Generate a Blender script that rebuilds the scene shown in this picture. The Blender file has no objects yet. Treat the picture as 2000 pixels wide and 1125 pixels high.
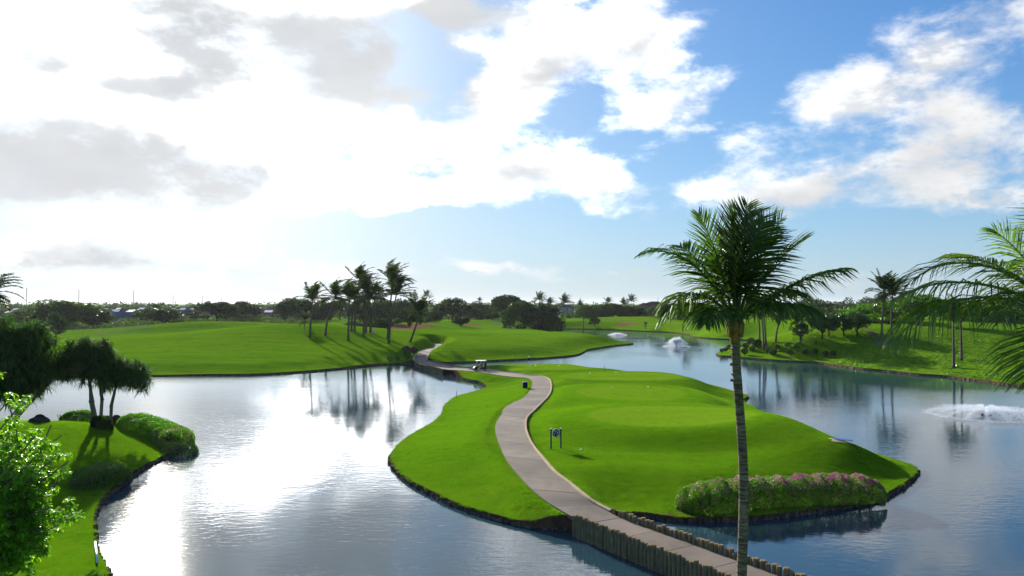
import bpy, bmesh, math, random
import numpy as np
from mathutils import Vector, Matrix
from mathutils.geometry import delaunay_2d_cdt

rnd = random.Random(7)
R = math.radians
scene = bpy.context.scene
COL = scene.collection

# ------------------------------------------------------------------ camera
CAM_H = 13.0
PITCH = math.atan(29.5 / 1500.0)
cam_d = bpy.data.cameras.new('camera')
cam_d.lens = 27.0
cam_d.sensor_width = 36.0
cam_d.clip_start = 0.5
cam_d.clip_end = 20000.0
cam = bpy.data.objects.new('camera', cam_d)
COL.objects.link(cam)
cam.location = (0, 0, CAM_H)
cam.rotation_euler = (R(90) + PITCH, 0, 0)
scene.camera = cam

# ------------------------------------------------------------------ light
SUN_AZ, SUN_EL = R(-25.0), R(17.5)          # left of the view, ahead of the camera
SUN = Vector((math.sin(SUN_AZ) * math.cos(SUN_EL), math.cos(SUN_AZ) * math.cos(SUN_EL), math.sin(SUN_EL)))
sun_d = bpy.data.lights.new('sun', 'SUN')
sun_d.energy = 5.0
sun_d.angle = R(0.6)
sun_d.color = (1.0, 0.93, 0.82)
sun = bpy.data.objects.new('sun', sun_d)
COL.objects.link(sun)
sun.rotation_euler = (-SUN).to_track_quat('-Z', 'Y').to_euler()

scene.view_settings.view_transform = 'Standard'
scene.view_settings.look = 'None'
scene.view_settings.exposure = 1.2
scene.view_settings.gamma = 1.0
scene.render.engine = 'CYCLES'
scene.cycles.use_denoising = True
scene.cycles.max_bounces = 6
scene.cycles.transparent_max_bounces = 8
scene.cycles.volume_bounces = 0
scene.cycles.volume_step_rate = 5.0
scene.cycles.sample_clamp_indirect = 6.0
scene.cycles.caustics_reflective = False
scene.cycles.caustics_refractive = False

class NT:
    """small node-tree writer"""
    def __init__(s, tree):
        s.t = tree; s.n = tree.nodes; s.l = tree.links
    def new(s, kind, **kw):
        n = s.n.new(kind)
        for k, v in kw.items(): setattr(n, k, v)
        return n
    def put(s, sock, v):
        if isinstance(v, bpy.types.NodeSocket): s.l.new(v, sock)
        elif v is not None: sock.default_value = v
    def math(s, op, a, b=None, c=None, clamp=False):
        n = s.n.new('ShaderNodeMath'); n.operation = op; n.use_clamp = clamp
        s.put(n.inputs[0], a); s.put(n.inputs[1], b)
        if c is not None: s.put(n.inputs[2], c)
        return n.outputs[0]
    def vmath(s, op, a, b=None, scale=None):
        n = s.n.new('ShaderNodeVectorMath'); n.operation = op
        s.put(n.inputs[0], a); s.put(n.inputs[1], b)
        if scale is not None: s.put(n.inputs['Scale'], scale)
        return n.outputs['Value'] if op in ('DOT_PRODUCT', 'LENGTH') else n.outputs[0]
    def mix(s, f, a, b, kind='RGBA', blend='MIX'):
        n = s.n.new('ShaderNodeMix'); n.data_type = kind; n.blend_type = blend
        i = {'RGBA': (6, 7, 2), 'FLOAT': (2, 3, 0), 'VECTOR': (4, 5, 1)}[kind]
        s.put(n.inputs[0], f); s.put(n.inputs[i[0]], a); s.put(n.inputs[i[1]], b)
        return n.outputs[i[2]]
    def noise(s, vec, scale, detail=4, rough=0.5, dist=0.0, out=0):
        n = s.n.new('ShaderNodeTexNoise')
        s.put(n.inputs['Vector'], vec); s.put(n.inputs['Scale'], scale)
        n.inputs['Detail'].default_value = detail; n.inputs['Roughness'].default_value = rough
        n.inputs['Distortion'].default_value = dist
        return n.outputs[out]
    def ramp(s, fac, stops):
        n = s.n.new('ShaderNodeValToRGB'); e = n.color_ramp.elements
        while len(e) < len(stops): e.new(0.5)
        for k, (p, c) in enumerate(stops):
            e[k].position = p; e[k].color = c if len(c) == 4 else (*c, 1)
        s.put(n.inputs[0], fac); return n.outputs[0]
    def smooth(s, v, lo, hi, a=0.0, b=1.0):
        n = s.n.new('ShaderNodeMapRange'); n.interpolation_type = 'SMOOTHSTEP'
        s.put(n.inputs[0], v); n.inputs[1].default_value = lo; n.inputs[2].default_value = hi
        n.inputs[3].default_value = a; n.inputs[4].default_value = b
        return n.outputs[0]

# ------------------------------------------------------------------ sky and clouds
world = bpy.data.worlds.new('World'); scene.world = world
world.use_nodes = True
world.cycles.sampling_method = 'MANUAL'; world.cycles.sample_map_resolution = 512
W = NT(world.node_tree); W.n.clear()
w_out = W.new('ShaderNodeOutputWorld'); w_bg = W.new('ShaderNodeBackground')
W.l.new(w_bg.outputs[0], w_out.inputs[0])
sky = W.new('ShaderNodeTexSky', sky_type='NISHITA')
sky.sun_disc = False
sky.sun_elevation = SUN_EL
sky.sun_rotation = SUN_AZ
sky.altitude = 10
sky.air_density = 1.15
sky.dust_density = 0.35
sky.ozone_density = 2.0
tc = W.new('ShaderNodeTexCoord')
D = tc.outputs['Generated']
sep = W.new('ShaderNodeSeparateXYZ'); W.l.new(D, sep.inputs[0])
dx, dy, dz = sep.outputs
AZ = W.math('ARCTAN2', dx, dy)
EL = W.math('ARCSINE', dz)
# drifting banks of cloud: where they stand (centre azimuth, elevation, half sizes, tilt, weight), seen from the terrace
def sky_at(px, py):
    az = math.atan((px - 1000) / 1500); el = math.atan((592 - py) / 1500 * math.cos(az)); return az, el
BANKS = [  # px, py, rx, ry, tilt deg, weight
    (350, -140, 700, 200, 0, .34), (200, 130, 480, 200, 0, .40), (120, 320, 300, 90, 0, .40), (640, 140, 200, 90, -20, .26), (560, 320, 170, 75, 0, .22), (880, 10, 190, 42, -12, .24),
    (1080, 110, 210, 95, 20, .36), (960, 230, 150, 55, 25, .26), (1010, 340, 250, 75, 0, .36), (800, 385, 330, 34, 0, .22), (1230, 140, 60, 60, 0, .16), (1330, 195, 135, 55, 12, .34), (1300, 45, 210, 42, 10, .26),
    (1560, 365, 170, 62, -5, .34), (1660, 180, 140, 60, 18, .24), (1840, 120, 190, 75, 22, .32), (1880, 270, 190, 90, 5, .36), (1760, 320, 120, 50, 0, .18), (1355, 348, 50, 26, 0, .26), (1440, 272, 80, 26, 0, .20), (1365, 243, 55, 14, 0, .22),
    (1850, 400, 230, 34, 0, .16), (1290, 418, 34, 14, 0, .24), (1500, 300, 80, 30, 0, .12), (1880, 25, 120, 30, 0, .10),
    (280, 510, 300, 42, 0, .30), (60, 490, 160, 36, 0, .22), (1000, 522, 105, 24, 0, .32), (640, 545, 240, 26, 0, .20), (1210, 527, 60, 10, 0, .20), (1140, 543, 50, 8, 0, .16), (1590, 515, 30, 10, 0, .18), (1810, 520, 60, 16, 0, .12),
    (800, 75, 80, 60, -40, -.30), (875, 190, 60, 42, 15, -.22), (620, 255, 80, 40, -20, -.20), (1500, 110, 90, 110, 0, -.22), (1640, 40, 200, 42, 0, -.26), (1290, 300, 75, 60, 0, -.22), (1520, 240, 50, 40, 0, -.12),
    (1500, 480, 700, 46, 0, -.34), (500, 437, 800, 22, 0, -.36), (1160, 445, 300, 36, 0, -.26), (720, 480, 130, 26, 0, -.20), (1150, 230, 60, 22, 25, -.16), (700, 320, 60, 34, 0, -.14),
]
GREYS = [(40, 295, 420, 130, -4, 1.35), (150, 370, 360, 60, 0, 1.1), (590, 125, 300, 110, -12, 1.0), (760, 150, 160, 75, -15, .8), (890, 25, 200, 60, 8, .75), (80, 105, 140, 45, 0, .8),
    (1020, 350, 190, 46, 0, .5), (1560, 385, 160, 38, 0, .5), (1850, 320, 160, 56, 0, .45), (270, 165, 140, 40, 0, .62), (440, 350, 180, 34, 0, .5), (1090, 150, 150, 50, 20, .4), (380, 60, 110, 36, 0, .55), (240, 505, 330, 40, 0, .3)]
acc = None; gacc = None
wig = W.noise(W.vmath('MULTIPLY', D, (1, 1, 1.6)), 5.0, 3, .55, out=1)
cmb = W.new('ShaderNodeCombineXYZ'); W.l.new(AZ, cmb.inputs[0]); W.l.new(EL, cmb.inputs[1])
AE = W.vmath('ADD', cmb.outputs[0], W.vmath('MULTIPLY', W.vmath('SUBTRACT', wig, (.5, .5, .5)), (.16, .075, 0)))
for (bx_, by_, brx, bry, tilt, wt, gr_) in [(*q, 0) for q in BANKS] + [(*q, 1) for q in GREYS]:
    a0, e0 = sky_at(bx_, by_); a1, _ = sky_at(bx_ + brx, by_); a2, _ = sky_at(bx_ - brx, by_)
    _, e1 = sky_at(bx_, by_ + bry); _, e2 = sky_at(bx_, by_ - bry)
    mp = W.new('ShaderNodeMapping', vector_type='TEXTURE'); W.l.new(AE, mp.inputs[0])
    mp.inputs['Location'].default_value = (a0, e0, 0); mp.inputs['Rotation'].default_value = (0, 0, R(tilt))
    mp.inputs['Scale'].default_value = ((a1 - a2) * .95, (e2 - e1) * .95, 1)
    gr = W.new('ShaderNodeTexGradient', gradient_type='QUADRATIC_SPHERE'); W.l.new(mp.outputs[0], gr.inputs[0])
    if gr_: gacc = W.math('MULTIPLY_ADD', gr.outputs[1], wt * 1.5, gacc if gacc is not None else 0.0)
    else: acc = W.math('MULTIPLY_ADD', gr.outputs[1], wt * 1.45, acc if acc is not None else 0.0)
def cloud_field(vec, det=9):
    p = W.vmath('MULTIPLY', vec, (1.0, 1.0, 1.9))
    f = W.noise(p, 8.5, det, .62, .15)
    big = W.noise(p, 2.6, 2, .5)
    return W.math('MULTIPLY_ADD', f, 1.45, W.math('MULTIPLY_ADD', big, .30, -.375))
n0 = cloud_field(D)
n1 = cloud_field(W.vmath('ADD', D, tuple(SUN * 0.035 + Vector((0, 0, .02)))))
dens = W.math('SUBTRACT', W.math('ADD', n0, acc), .60)
dens1 = W.math('SUBTRACT', W.math('ADD', n1, acc), .60)
hor = W.smooth(EL, R(0.3), R(3.0))
cover = W.math('MULTIPLY', W.smooth(dens, -.10, .30), hor)
puff = W.smooth(W.math('SUBTRACT', n1, n0), -.02, .12)        # side turned from the sun
thick = W.smooth(W.math('ADD', W.math('MULTIPLY', dens1, .7), W.math('MULTIPLY', dens, .4)), .05, .62)
ngr = W.noise(W.vmath('MULTIPLY', D, (1, 1, 1.9)), 7.0, 5, .55)
gmask = W.smooth(W.math('ADD', gacc, W.math('MULTIPLY', W.math('SUBTRACT', ngr, .5), 1.7)), -.05, 1.0)
thick = W.math('ADD', W.math('ADD', W.math('MULTIPLY', thick, .45), W.math('MULTIPLY', puff, .40)), W.math('MULTIPLY', gmask, .4), clamp=True)
mu = W.vmath('DOT_PRODUCT', D, tuple(SUN))
ang = W.math('ARCCOSINE', W.math('MINIMUM', mu, 1.0))
glow1 = W.math('EXPONENT', W.math('MULTIPLY', W.math('MULTIPLY', ang, ang), -1 / (2 * R(17) ** 2)))
glow2 = W.math('EXPONENT', W.math('MULTIPLY', ang, -1 / R(28)))
glow3 = W.math('EXPONENT', W.math('MULTIPLY', W.math('MULTIPLY', ang, ang), -1 / (2 * R(8.5) ** 2)))
gl_sum = W.math('ADD', W.math('ADD', W.math('MULTIPLY', glow3, 9.0), W.math('MULTIPLY', glow1, 2.5)), W.math('MULTIPLY', glow2, .45))
lit = W.math('MULTIPLY_ADD', gl_sum, W.smooth(EL, R(3.0), R(8.5), .10, 1.0), .37)     # far low cloud is seen through more air
low = W.mix(glow1, .62, .20, 'FLOAT')                 # thick cloud stands dark against the sun, pale away from it
shade = W.mix(thick, 1.0, low, 'FLOAT')
cl_v = W.math('MULTIPLY', lit, shade)
ginv = W.math('SUBTRACT', 1.0, gmask); gfull = W.math('SUBTRACT', 1.0, W.math('MULTIPLY', ginv, W.math('MULTIPLY', ginv, ginv)))
cl_v = W.mix(gfull, cl_v, W.mix(ngr, .42, .27, 'FLOAT'), 'FLOAT')   # deep cloud lets little of the sun through
cl_tint = W.mix(thick, (1.0, 1.0, 1.0, 1), (.93, .97, 1.02, 1))
cl_col = W.vmath('SCALE', cl_tint, scale=cl_v)
SKY_STRENGTH = 0.052
sky_rgb = W.vmath('MULTIPLY', W.vmath('SCALE', sky.outputs[0], scale=SKY_STRENGTH), (.50, .95, 1.75))
sky_rgb = W.vmath('DIVIDE', sky_rgb, W.vmath('ADD', W.vmath('SCALE', sky_rgb, scale=.9), (1, 1, 1)))
# sea haze: pale air low over the horizon and round the sun
elp = W.math('MAXIMUM', EL, 0.0)
hz = W.math('MULTIPLY', W.math('EXPONENT', W.math('MULTIPLY', elp, -1 / R(5.0))), .80)
hz_v = W.math('ADD', W.math('ADD', .31, W.math('MULTIPLY', glow1, .02)), W.math('MULTIPLY', glow2, .08))
sky_rgb = W.mix(hz, sky_rgb, W.vmath('SCALE', W.mix(glow2, (.76, .95, 1.14, 1), (1.02, .98, .95, 1)), scale=hz_v))
sky_rgb = W.vmath('ADD', sky_rgb, W.vmath('SCALE', (1, .99, .97), scale=W.math('MULTIPLY', glow1, .0)))
sky_rgb = W.mix(W.math('MULTIPLY', glow1, .9), sky_rgb, (.345, .375, .41, 1))
sky_rgb = W.vmath('ADD', sky_rgb, W.vmath('SCALE', (1, .99, .96), scale=W.math('MULTIPLY', glow3, .35)))
fin = W.mix(cover, sky_rgb, cl_col)
W.l.new(fin, w_bg.inputs[0]); w_bg.inputs[1].default_value = 1.0

# ------------------------------------------------------------------ helpers
def tag(o, label=None, cat=None, group=None, kind=None):
    if label: o['label'] = label
    if cat: o['category'] = cat
    if group: o['group'] = group
    if kind: o['kind'] = kind
    return o
def obj(name, me, parent=None, mat=None, loc=None):
    o = bpy.data.objects.new(name, me); COL.objects.link(o)
    if mat is not None and me is not None and len(me.materials) == 0: me.materials.append(mat)
    if parent: o.parent = parent
    if loc is not None: o.location = loc
    return o
def thing(name, label, cat, loc=(0, 0, 0), rz=0, group=None):
    o = bpy.data.objects.new(name, None); COL.objects.link(o)
    o.empty_display_size = .2
    o.location = loc; o.rotation_euler = (0, 0, rz)
    return tag(o, label, cat, group)
def mesh_np(name, V, F, mat=None, smooth=False, attr=None, face_mats=None):
    """V (n,3); F (m,k) one polygon size"""
    V = np.asarray(V, dtype=np.float32); F = np.asarray(F, dtype=np.int32)
    me = bpy.data.meshes.new(name)
    k = F.shape[1]; m = F.shape[0]
    me.vertices.add(len(V)); me.vertices.foreach_set('co', V.ravel())
    me.loops.add(m * k); me.loops.foreach_set('vertex_index', F.ravel())
    me.polygons.add(m)
    me.polygons.foreach_set('loop_start', np.arange(0, m * k, k, dtype=np.int32))
    me.polygons.foreach_set('loop_total', np.full(m, k, dtype=np.int32))
    me.polygons.foreach_set('use_smooth', np.full(m, bool(smooth)))
    if attr:
        for nm, dom, arr in attr:
            a = me.attributes.new(nm, 'FLOAT', dom); a.data.foreach_set('value', np.asarray(arr, dtype=np.float32))
    if mat is not None:
        for mm in (mat if isinstance(mat, (list, tuple)) else [mat]): me.materials.append(mm)
    if face_mats is not None: me.polygons.foreach_set('material_index', np.asarray(face_mats, dtype=np.int32))
    me.update(calc_edges=True); me.validate()
    return me
class MB:
    """mesh builder: mixed polygons collected into one mesh"""
    def __init__(s): s.v = []; s.f = []; s.m = []
    def add(s, V, F, mi=0):
        o = len(s.v); s.v += [tuple(p) for p in V]; s.f += [tuple(i + o for i in f) for f in F]; s.m += [mi] * len(F)
    def box(s, c, d, mi=0, rz=0, rx=0, ry=0, taper=1.0):
        M = Matrix.Translation(c) @ Matrix.Rotation(rz, 4, 'Z') @ Matrix.Rotation(ry, 4, 'Y') @ Matrix.Rotation(rx, 4, 'X')
        V = []
        for z in (-.5, .5):
            t = taper if z > 0 else 1
            for x, y in ((-.5, -.5), (.5, -.5), (.5, .5), (-.5, .5)):
                V.append(M @ Vector((x * d[0] * t, y * d[1] * t, z * d[2])))
        s.add(V, [(3, 2, 1, 0), (4, 5, 6, 7), (0, 1, 5, 4), (1, 2, 6, 5), (2, 3, 7, 6), (3, 0, 4, 7)], mi)
    def tube(s, pts, rad, n=8, mi=0, cap=True):
        pts = [Vector(p) for p in pts]; k = len(pts)
        if not hasattr(rad, '__len__'): rad = [rad] * k
        V = []; up = Vector((0.137, .31, .94))
        prev = None
        for i, p in enumerate(pts):
            t = (pts[min(i + 1, k - 1)] - pts[max(i - 1, 0)]).normalized()
            a = t.cross(up if abs(t.dot(up)) < .95 else Vector((1, 0, 0))).normalized() if prev is None else (prev - t * prev.dot(t)).normalized()
            prev = a; b = t.cross(a)
            for j in range(n):
                q = 2 * math.pi * j / n
                V.append(p + (a * math.cos(q) + b * math.sin(q)) * rad[i])
        F = []
        for i in range(k - 1):
            for j in range(n):
                F.append((i * n + j, i * n + (j + 1) % n, (i + 1) * n + (j + 1) % n, (i + 1) * n + j))
        if cap:
            F.append(tuple(range(n - 1, -1, -1))); F.append(tuple((k - 1) * n + j for j in range(n)))
        s.add(V, F, mi)
    def mesh(s, name, mats, smooth=False):
        me = bpy.data.meshes.new(name); me.from_pydata(s.v, [], s.f)
        for m in (mats if isinstance(mats, (list, tuple)) else [mats]): me.materials.append(m)
        me.polygons.foreach_set('material_index', s.m)
        if smooth: me.polygons.foreach_set('use_smooth', [True] * len(s.f))
        me.update(); return me

# ------------------------------------------------------------------ materials
def principled(name):
    m = bpy.data.materials.new(name); m.use_nodes = True
    t = NT(m.node_tree); b = t.n['Principled BSDF']; return m, t, b
def simple(name, col, rough=.6, var=.15, scale=8.0, metal=0.0, bump=0.0, bscale=40, spec=None):
    m, t, b = principled(name)
    co = t.new('ShaderNodeTexCoord').outputs['Object']
    n = t.noise(co, scale, 5, .6)
    f = t.smooth(n, .25, .75, 1 - var, 1 + var)
    t.put(b.inputs['Base Color'], t.vmath('SCALE', (*col,), scale=f))
    b.inputs['Roughness'].default_value = rough; b.inputs['Metallic'].default_value = metal
    b.inputs['Specular IOR Level'].default_value = (0.0 if rough > .55 else .4) if spec is None else spec
    if bump:
        bp = t.new('ShaderNodeBump'); bp.inputs['Strength'].default_value = bump; bp.inputs['Distance'].default_value = .02
        t.put(bp.inputs['Height'], t.noise(co, bscale, 4, .6)); t.put(b.inputs['Normal'], bp.outputs[0])
    return m
def leaf_mat(name, dark, light, trans=.42, rough=.55, tcol=None, spec=.12):
    """leaf: face attribute 'tint' 0..1 picks the leaf's own colour; light also passes through"""
    m, t, b = principled(name)
    at = t.new('ShaderNodeAttribute'); at.attribute_name = 'tint'
    oi = t.new('ShaderNodeObjectInfo')
    col = t.mix(at.outputs['Fac'], (*dark, 1), (*light, 1))
    hv = t.new('ShaderNodeHueSaturation')
    t.put(hv.inputs['Value'], t.smooth(oi.outputs['Random'], 0, 1, .82, 1.2))
    t.put(hv.inputs['Hue'], t.smooth(oi.outputs['Random'], 0, 1, .49, .51))
    t.put(hv.inputs['Color'], col); col = hv.outputs[0]
    t.n.remove(b)
    df = t.new('ShaderNodeBsdfDiffuse'); t.put(df.inputs[0], col)
    tr = t.new('ShaderNodeBsdfTranslucent')
    t.put(tr.inputs[0], t.mix(1.0, col, (*(tcol or (1.5, 1.6, .5)), 1), blend='MULTIPLY'))
    ms = t.new('ShaderNodeMixShader'); ms.inputs[0].default_value = trans
    t.l.new(df.outputs[0], ms.inputs[1]); t.l.new(tr.outputs[0], ms.inputs[2])
    gl = t.new('ShaderNodeBsdfGlossy'); gl.inputs['Roughness'].default_value = rough * .7; gl.inputs['Color'].default_value = (.9, 1, .85, 1)
    m2 = t.new('ShaderNodeMixShader'); m2.inputs[0].default_value = spec * .22
    t.l.new(ms.outputs[0], m2.inputs[1]); t.l.new(gl.outputs[0], m2.inputs[2])
    t.l.new(m2.outputs[0], t.n['Material Output'].inputs[0])
    return m
M = {}
M['concrete'] = None
M['log'] = simple('weathered_log', (.21, .175, .095), .85, .45, 3.0, bump=.6, bscale=14)
M['log_top'] = simple('log_end_grain', (.20, .15, .09), .9, .3, 6.0)
M['kerb'] = simple('kerb_concrete', (.40, .32, .22), .85, .2, 3.0, bump=.3)
M['stone'] = simple('shore_stone', (.12, .09, .06), .9, .5, 2.5, bump=.8, bscale=9)
M['rock'] = simple('dark_lava_rock', (.055, .05, .047), .85, .35, 2.0, bump=.9, bscale=6)
M['trunk_palm'] = simple('palm_bark', (.15, .115, .08), .9, .3, 6.0, bump=.5, bscale=20)
M['trunk_grey'] = simple('grey_bark', (.17, .145, .11), .9, .3, 3.0, bump=.6, bscale=12)
M['trunk_dark'] = simple('dark_bark', (.07, .055, .042), .9, .3, 2.0, bump=.5)
M['boot'] = simple('palm_boot', (.24, .155, .08), .7, .4, 9.0, bump=.4)
M['sand'] = simple('bunker_sand', (.17, .10, .05), .95, .12, .6, bump=.3, bscale=3)
M['soil'] = simple('bare_soil', (.10, .06, .035), .95, .3, 1.5, bump=.5, bscale=5)
M['navy'] = simple('navy_paint', (.008, .015, .075), .7, .1, 2.0, spec=0)
M['sign_white'] = simple('sign_lettering_white', (.75, .76, .78), .5, .03)
M['white_paint'] = simple('white_plastic', (.78, .76, .72), .4, .06, 2.0)
M['cart_body'] = simple('dark_cart_body', (.02, .026, .035), .3, .1, 2.0)
M['black'] = simple('black_rubber', (.012, .012, .013), .7, .1)
M['metal'] = simple('grey_metal', (.45, .45, .45), .35, .1, metal=.8)
M['pole'] = simple('steel_pole', (.30, .28, .27), .6, .1)
M['seat'] = simple('cart_seat', (.10, .09, .08), .6, .1)
M['pvc'] = simple('white_pvc', (.62, .66, .66), .4, .05)
M['orange'] = simple('orange_stake', (.75, .10, .015), .5, .05)
M['wood'] = simple('pier_timber', (.27, .17, .095), .85, .25, 2.0)
M['tarp'] = simple('blue_tarp', (.03, .12, .45), .45, .12, 3.0)
M['skin'] = simple('skin', (.42, .23, .15), .55, .05)
M['shirt_navy'] = simple('navy_shirt', (.008, .012, .04), .8, .1)
M['trousers'] = simple('white_trousers', (.62, .68, .78), .8, .06)
M['hair'] = simple('dark_hair', (.012, .009, .008), .6, .1)
M['trouser_red'] = simple('maroon_trousers', (.18, .03, .03), .8, .1)
M['spray'] = None
M['palm_foot'] = simple('course_palm_bark', (.105, .088, .072), .9, .3, 3.0)
def ringed_bark():
    m, t, b = principled('ringed_palm_bark')
    co = t.new('ShaderNodeTexCoord').outputs['Object']
    ring = t.noise(t.vmath('MULTIPLY', co, (1.2, 1.2, 9.0)), 2.2, 4, .65)
    spk = t.noise(co, 26.0, 4, .7)
    col = t.mix(t.smooth(ring, .38, .62), (.075, .056, .042, 1), (.235, .19, .145, 1))
    col = t.mix(t.smooth(spk, .5, .75, 0, .6), col, (.30, .25, .20, 1))
    t.put(b.inputs['Base Color'], col); b.inputs['Roughness'].default_value = .9; b.inputs['Specular IOR Level'].default_value = 0
    bp = t.new('ShaderNodeBump'); bp.inputs['Strength'].default_value = .8; bp.inputs['Distance'].default_value = .03
    t.put(bp.inputs['Height'], t.math('ADD', ring, t.math('MULTIPLY', spk, .4))); t.put(b.inputs['Normal'], bp.outputs[0])
    return m
M['trunk_near'] = ringed_bark()
M['tan_sand'] = simple('tan_sand', (.55, .43, .24), .95, .2, 1.5)

L_DARK = leaf_mat('monkeypod_leaves', (.016, .034, .007), (.036, .072, .012), .26)
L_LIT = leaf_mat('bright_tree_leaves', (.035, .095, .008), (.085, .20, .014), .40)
L_OLIVE = leaf_mat('olive_tree_leaves', (.035, .06, .016), (.07, .11, .028), .35)
L_PALM = leaf_mat('palm_leaflets', (.020, .046, .009), (.064, .122, .016), .42, .55, spec=.12)
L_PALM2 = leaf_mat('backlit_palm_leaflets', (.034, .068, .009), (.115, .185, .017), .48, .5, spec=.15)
L_PALMF = leaf_mat('far_palm_leaflets', (.018, .034, .010), (.046, .080, .018), .28, .4)
L_PAND = leaf_mat('screwpine_leaves', (.014, .048, .014), (.050, .125, .022), .48, .65, spec=.06)
L_NEAR = leaf_mat('glossy_bright_leaves', (.085, .21, .006), (.20, .40, .014), .58, .5, spec=.22)
L_PLUM = leaf_mat('plumeria_leaves', (.020, .055, .012), (.055, .115, .025), .30, .45, spec=.3)
L_HEDGE = leaf_mat('hedge_leaves', (.034, .105, .006), (.110, .245, .012), .45)
L_SHRUB = leaf_mat('clipped_shrub_leaves', (.016, .040, .010), (.042, .085, .016), .28)
L_FLOWER = leaf_mat('magenta_bracts', (.42, .010, .26), (.66, .04, .46), .35, .6, tcol=(1.2, .6, 1.2))
L_RED = leaf_mat('red_flowers', (.55, .03, .06), (.7, .08, .10), .3, .6, tcol=(1.2, .6, .6))
L_GRASS = leaf_mat('grass_blades', (.045, .125, .005), (.12, .23, .008), .5, .5, spec=.04)

def concrete_mat():
    m, t, b = principled('path_concrete')
    co = t.new('ShaderNodeTexCoord').outputs['Object']
    a = t.noise(co, .35, 5, .6); s2 = t.noise(co, 3.0, 6, .7); s3 = t.noise(t.vmath('MULTIPLY', co, (1, .25, 1)), 1.4, 4, .6)
    oi = t.new('ShaderNodeObjectInfo')
    col = t.mix(t.smooth(a, .3, .7), (.112, .094, .077, 1), (.168, .140, .114, 1))
    col = t.mix(t.smooth(s3, .5, .75, 0, .55), col, (.21, .145, .092, 1))
    col = t.mix(t.smooth(s2, .55, .8, 0, .5), col, (.075, .062, .05, 1))
    col = t.vmath('SCALE', col, scale=t.smooth(oi.outputs['Random'], 0, 1, .82, 1.14))
    t.put(b.inputs['Base Color'], col); b.inputs['Roughness'].default_value = .8; b.inputs['Specular IOR Level'].default_value = .08
    bp = t.new('ShaderNodeBump'); bp.inputs['Strength'].default_value = .35; bp.inputs['Distance'].default_value = .02
    t.put(bp.inputs['Height'], t.noise(co, 18, 5, .7)); t.put(b.inputs['Normal'], bp.outputs[0])
    return m
M['concrete'] = concrete_mat()

def grass_mat():
    m, t, b = principled('fairway_grass')
    co = t.new('ShaderNodeTexCoord').outputs['Object']
    tee = t.new('ShaderNodeAttribute'); tee.attribute_name = 'tee'
    rgh = t.new('ShaderNodeAttribute'); rgh.attribute_name = 'rough'
    soil = t.new('ShaderNodeAttribute'); soil.attribute_name = 'soil'
    big = t.noise(co, .035, 4, .55); mid = t.noise(co, .35, 5, .6); fine = t.noise(co, 5.0, 5, .7)
    mow = t.noise(t.vmath('MULTIPLY', co, (.25, 1.4, 1)), .22, 3, .5)
    col = t.mix(t.smooth(big, .3, .7), (.072, .172, .004, 1), (.120, .232, .006, 1))
    col = t.mix(t.smooth(mid, .40, .68, 0, .75), col, (.055, .150, .004, 1))
    col = t.mix(t.smooth(mow, .45, .62, 0, .55), col, (.130, .235, .008, 1))
    col = t.mix(t.math('MULTIPLY', tee.outputs['Fac'], .55), col, (.165, .285, .012, 1))
    rcol = t.mix(t.smooth(t.noise(co, 1.1, 5, .7), .35, .7), (.065, .170, .006, 1), (.18, .30, .02, 1))
    col = t.mix(t.math('MULTIPLY', rgh.outputs['Fac'], .95), col, rcol)
    blade = t.noise(t.vmath('MULTIPLY', co, (1, 1, .3)), 16.0, 4, .75)
    col = t.mix(t.smooth(blade, .45, .72, 0, .55), col, (.040, .105, .004, 1))
    col = t.mix(t.smooth(fine, .5, .85, 0, .5), col, (.035, .095, .004, 1))
    clump = t.noise(co, 1.3, 5, .7)
    col = t.mix(t.smooth(clump, .46, .70, 0, .5), col, (.050, .125, .005, 1))
    wear = t.smooth(t.noise(co, .16, 6, .7), .58, .76, 0, .25)
    col = t.mix(wear, col, (.14, .19, .02, 1))
    dry = t.smooth(t.noise(co, .8, 6, .75), .66, .8, 0, .45)
    col = t.mix(dry, col, (.16, .16, .035, 1))
    sn = t.math('ADD', soil.outputs['Fac'], t.math('MULTIPLY', t.math('SUBTRACT', t.noise(co, 1.6, 5, .7), .5), 1.1))
    col = t.mix(t.smooth(sn, .45, .8), col, (.075, .045, .024, 1))
    t.put(b.inputs['Base Color'], col)
    b.inputs['Roughness'].default_value = 1.0; b.inputs['Specular IOR Level'].default_value = 0.0
    h = t.math('ADD', t.math('MULTIPLY', t.noise(co, 7.0, 6, .75), 1.0), t.math('MULTIPLY', mid, .8))
    bp = t.new('ShaderNodeBump')
    t.put(bp.inputs['Strength'], t.math('SUBTRACT', t.math('ADD', .55, t.math('MULTIPLY', rgh.outputs['Fac'], .5)), t.math('MULTIPLY', tee.outputs['Fac'], .30)))
    bp.inputs['Distance'].default_value = .14
    t.put(bp.inputs['Height'], h); t.put(b.inputs['Normal'], bp.outputs[0])
    return m
M['grass'] = grass_mat()

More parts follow.
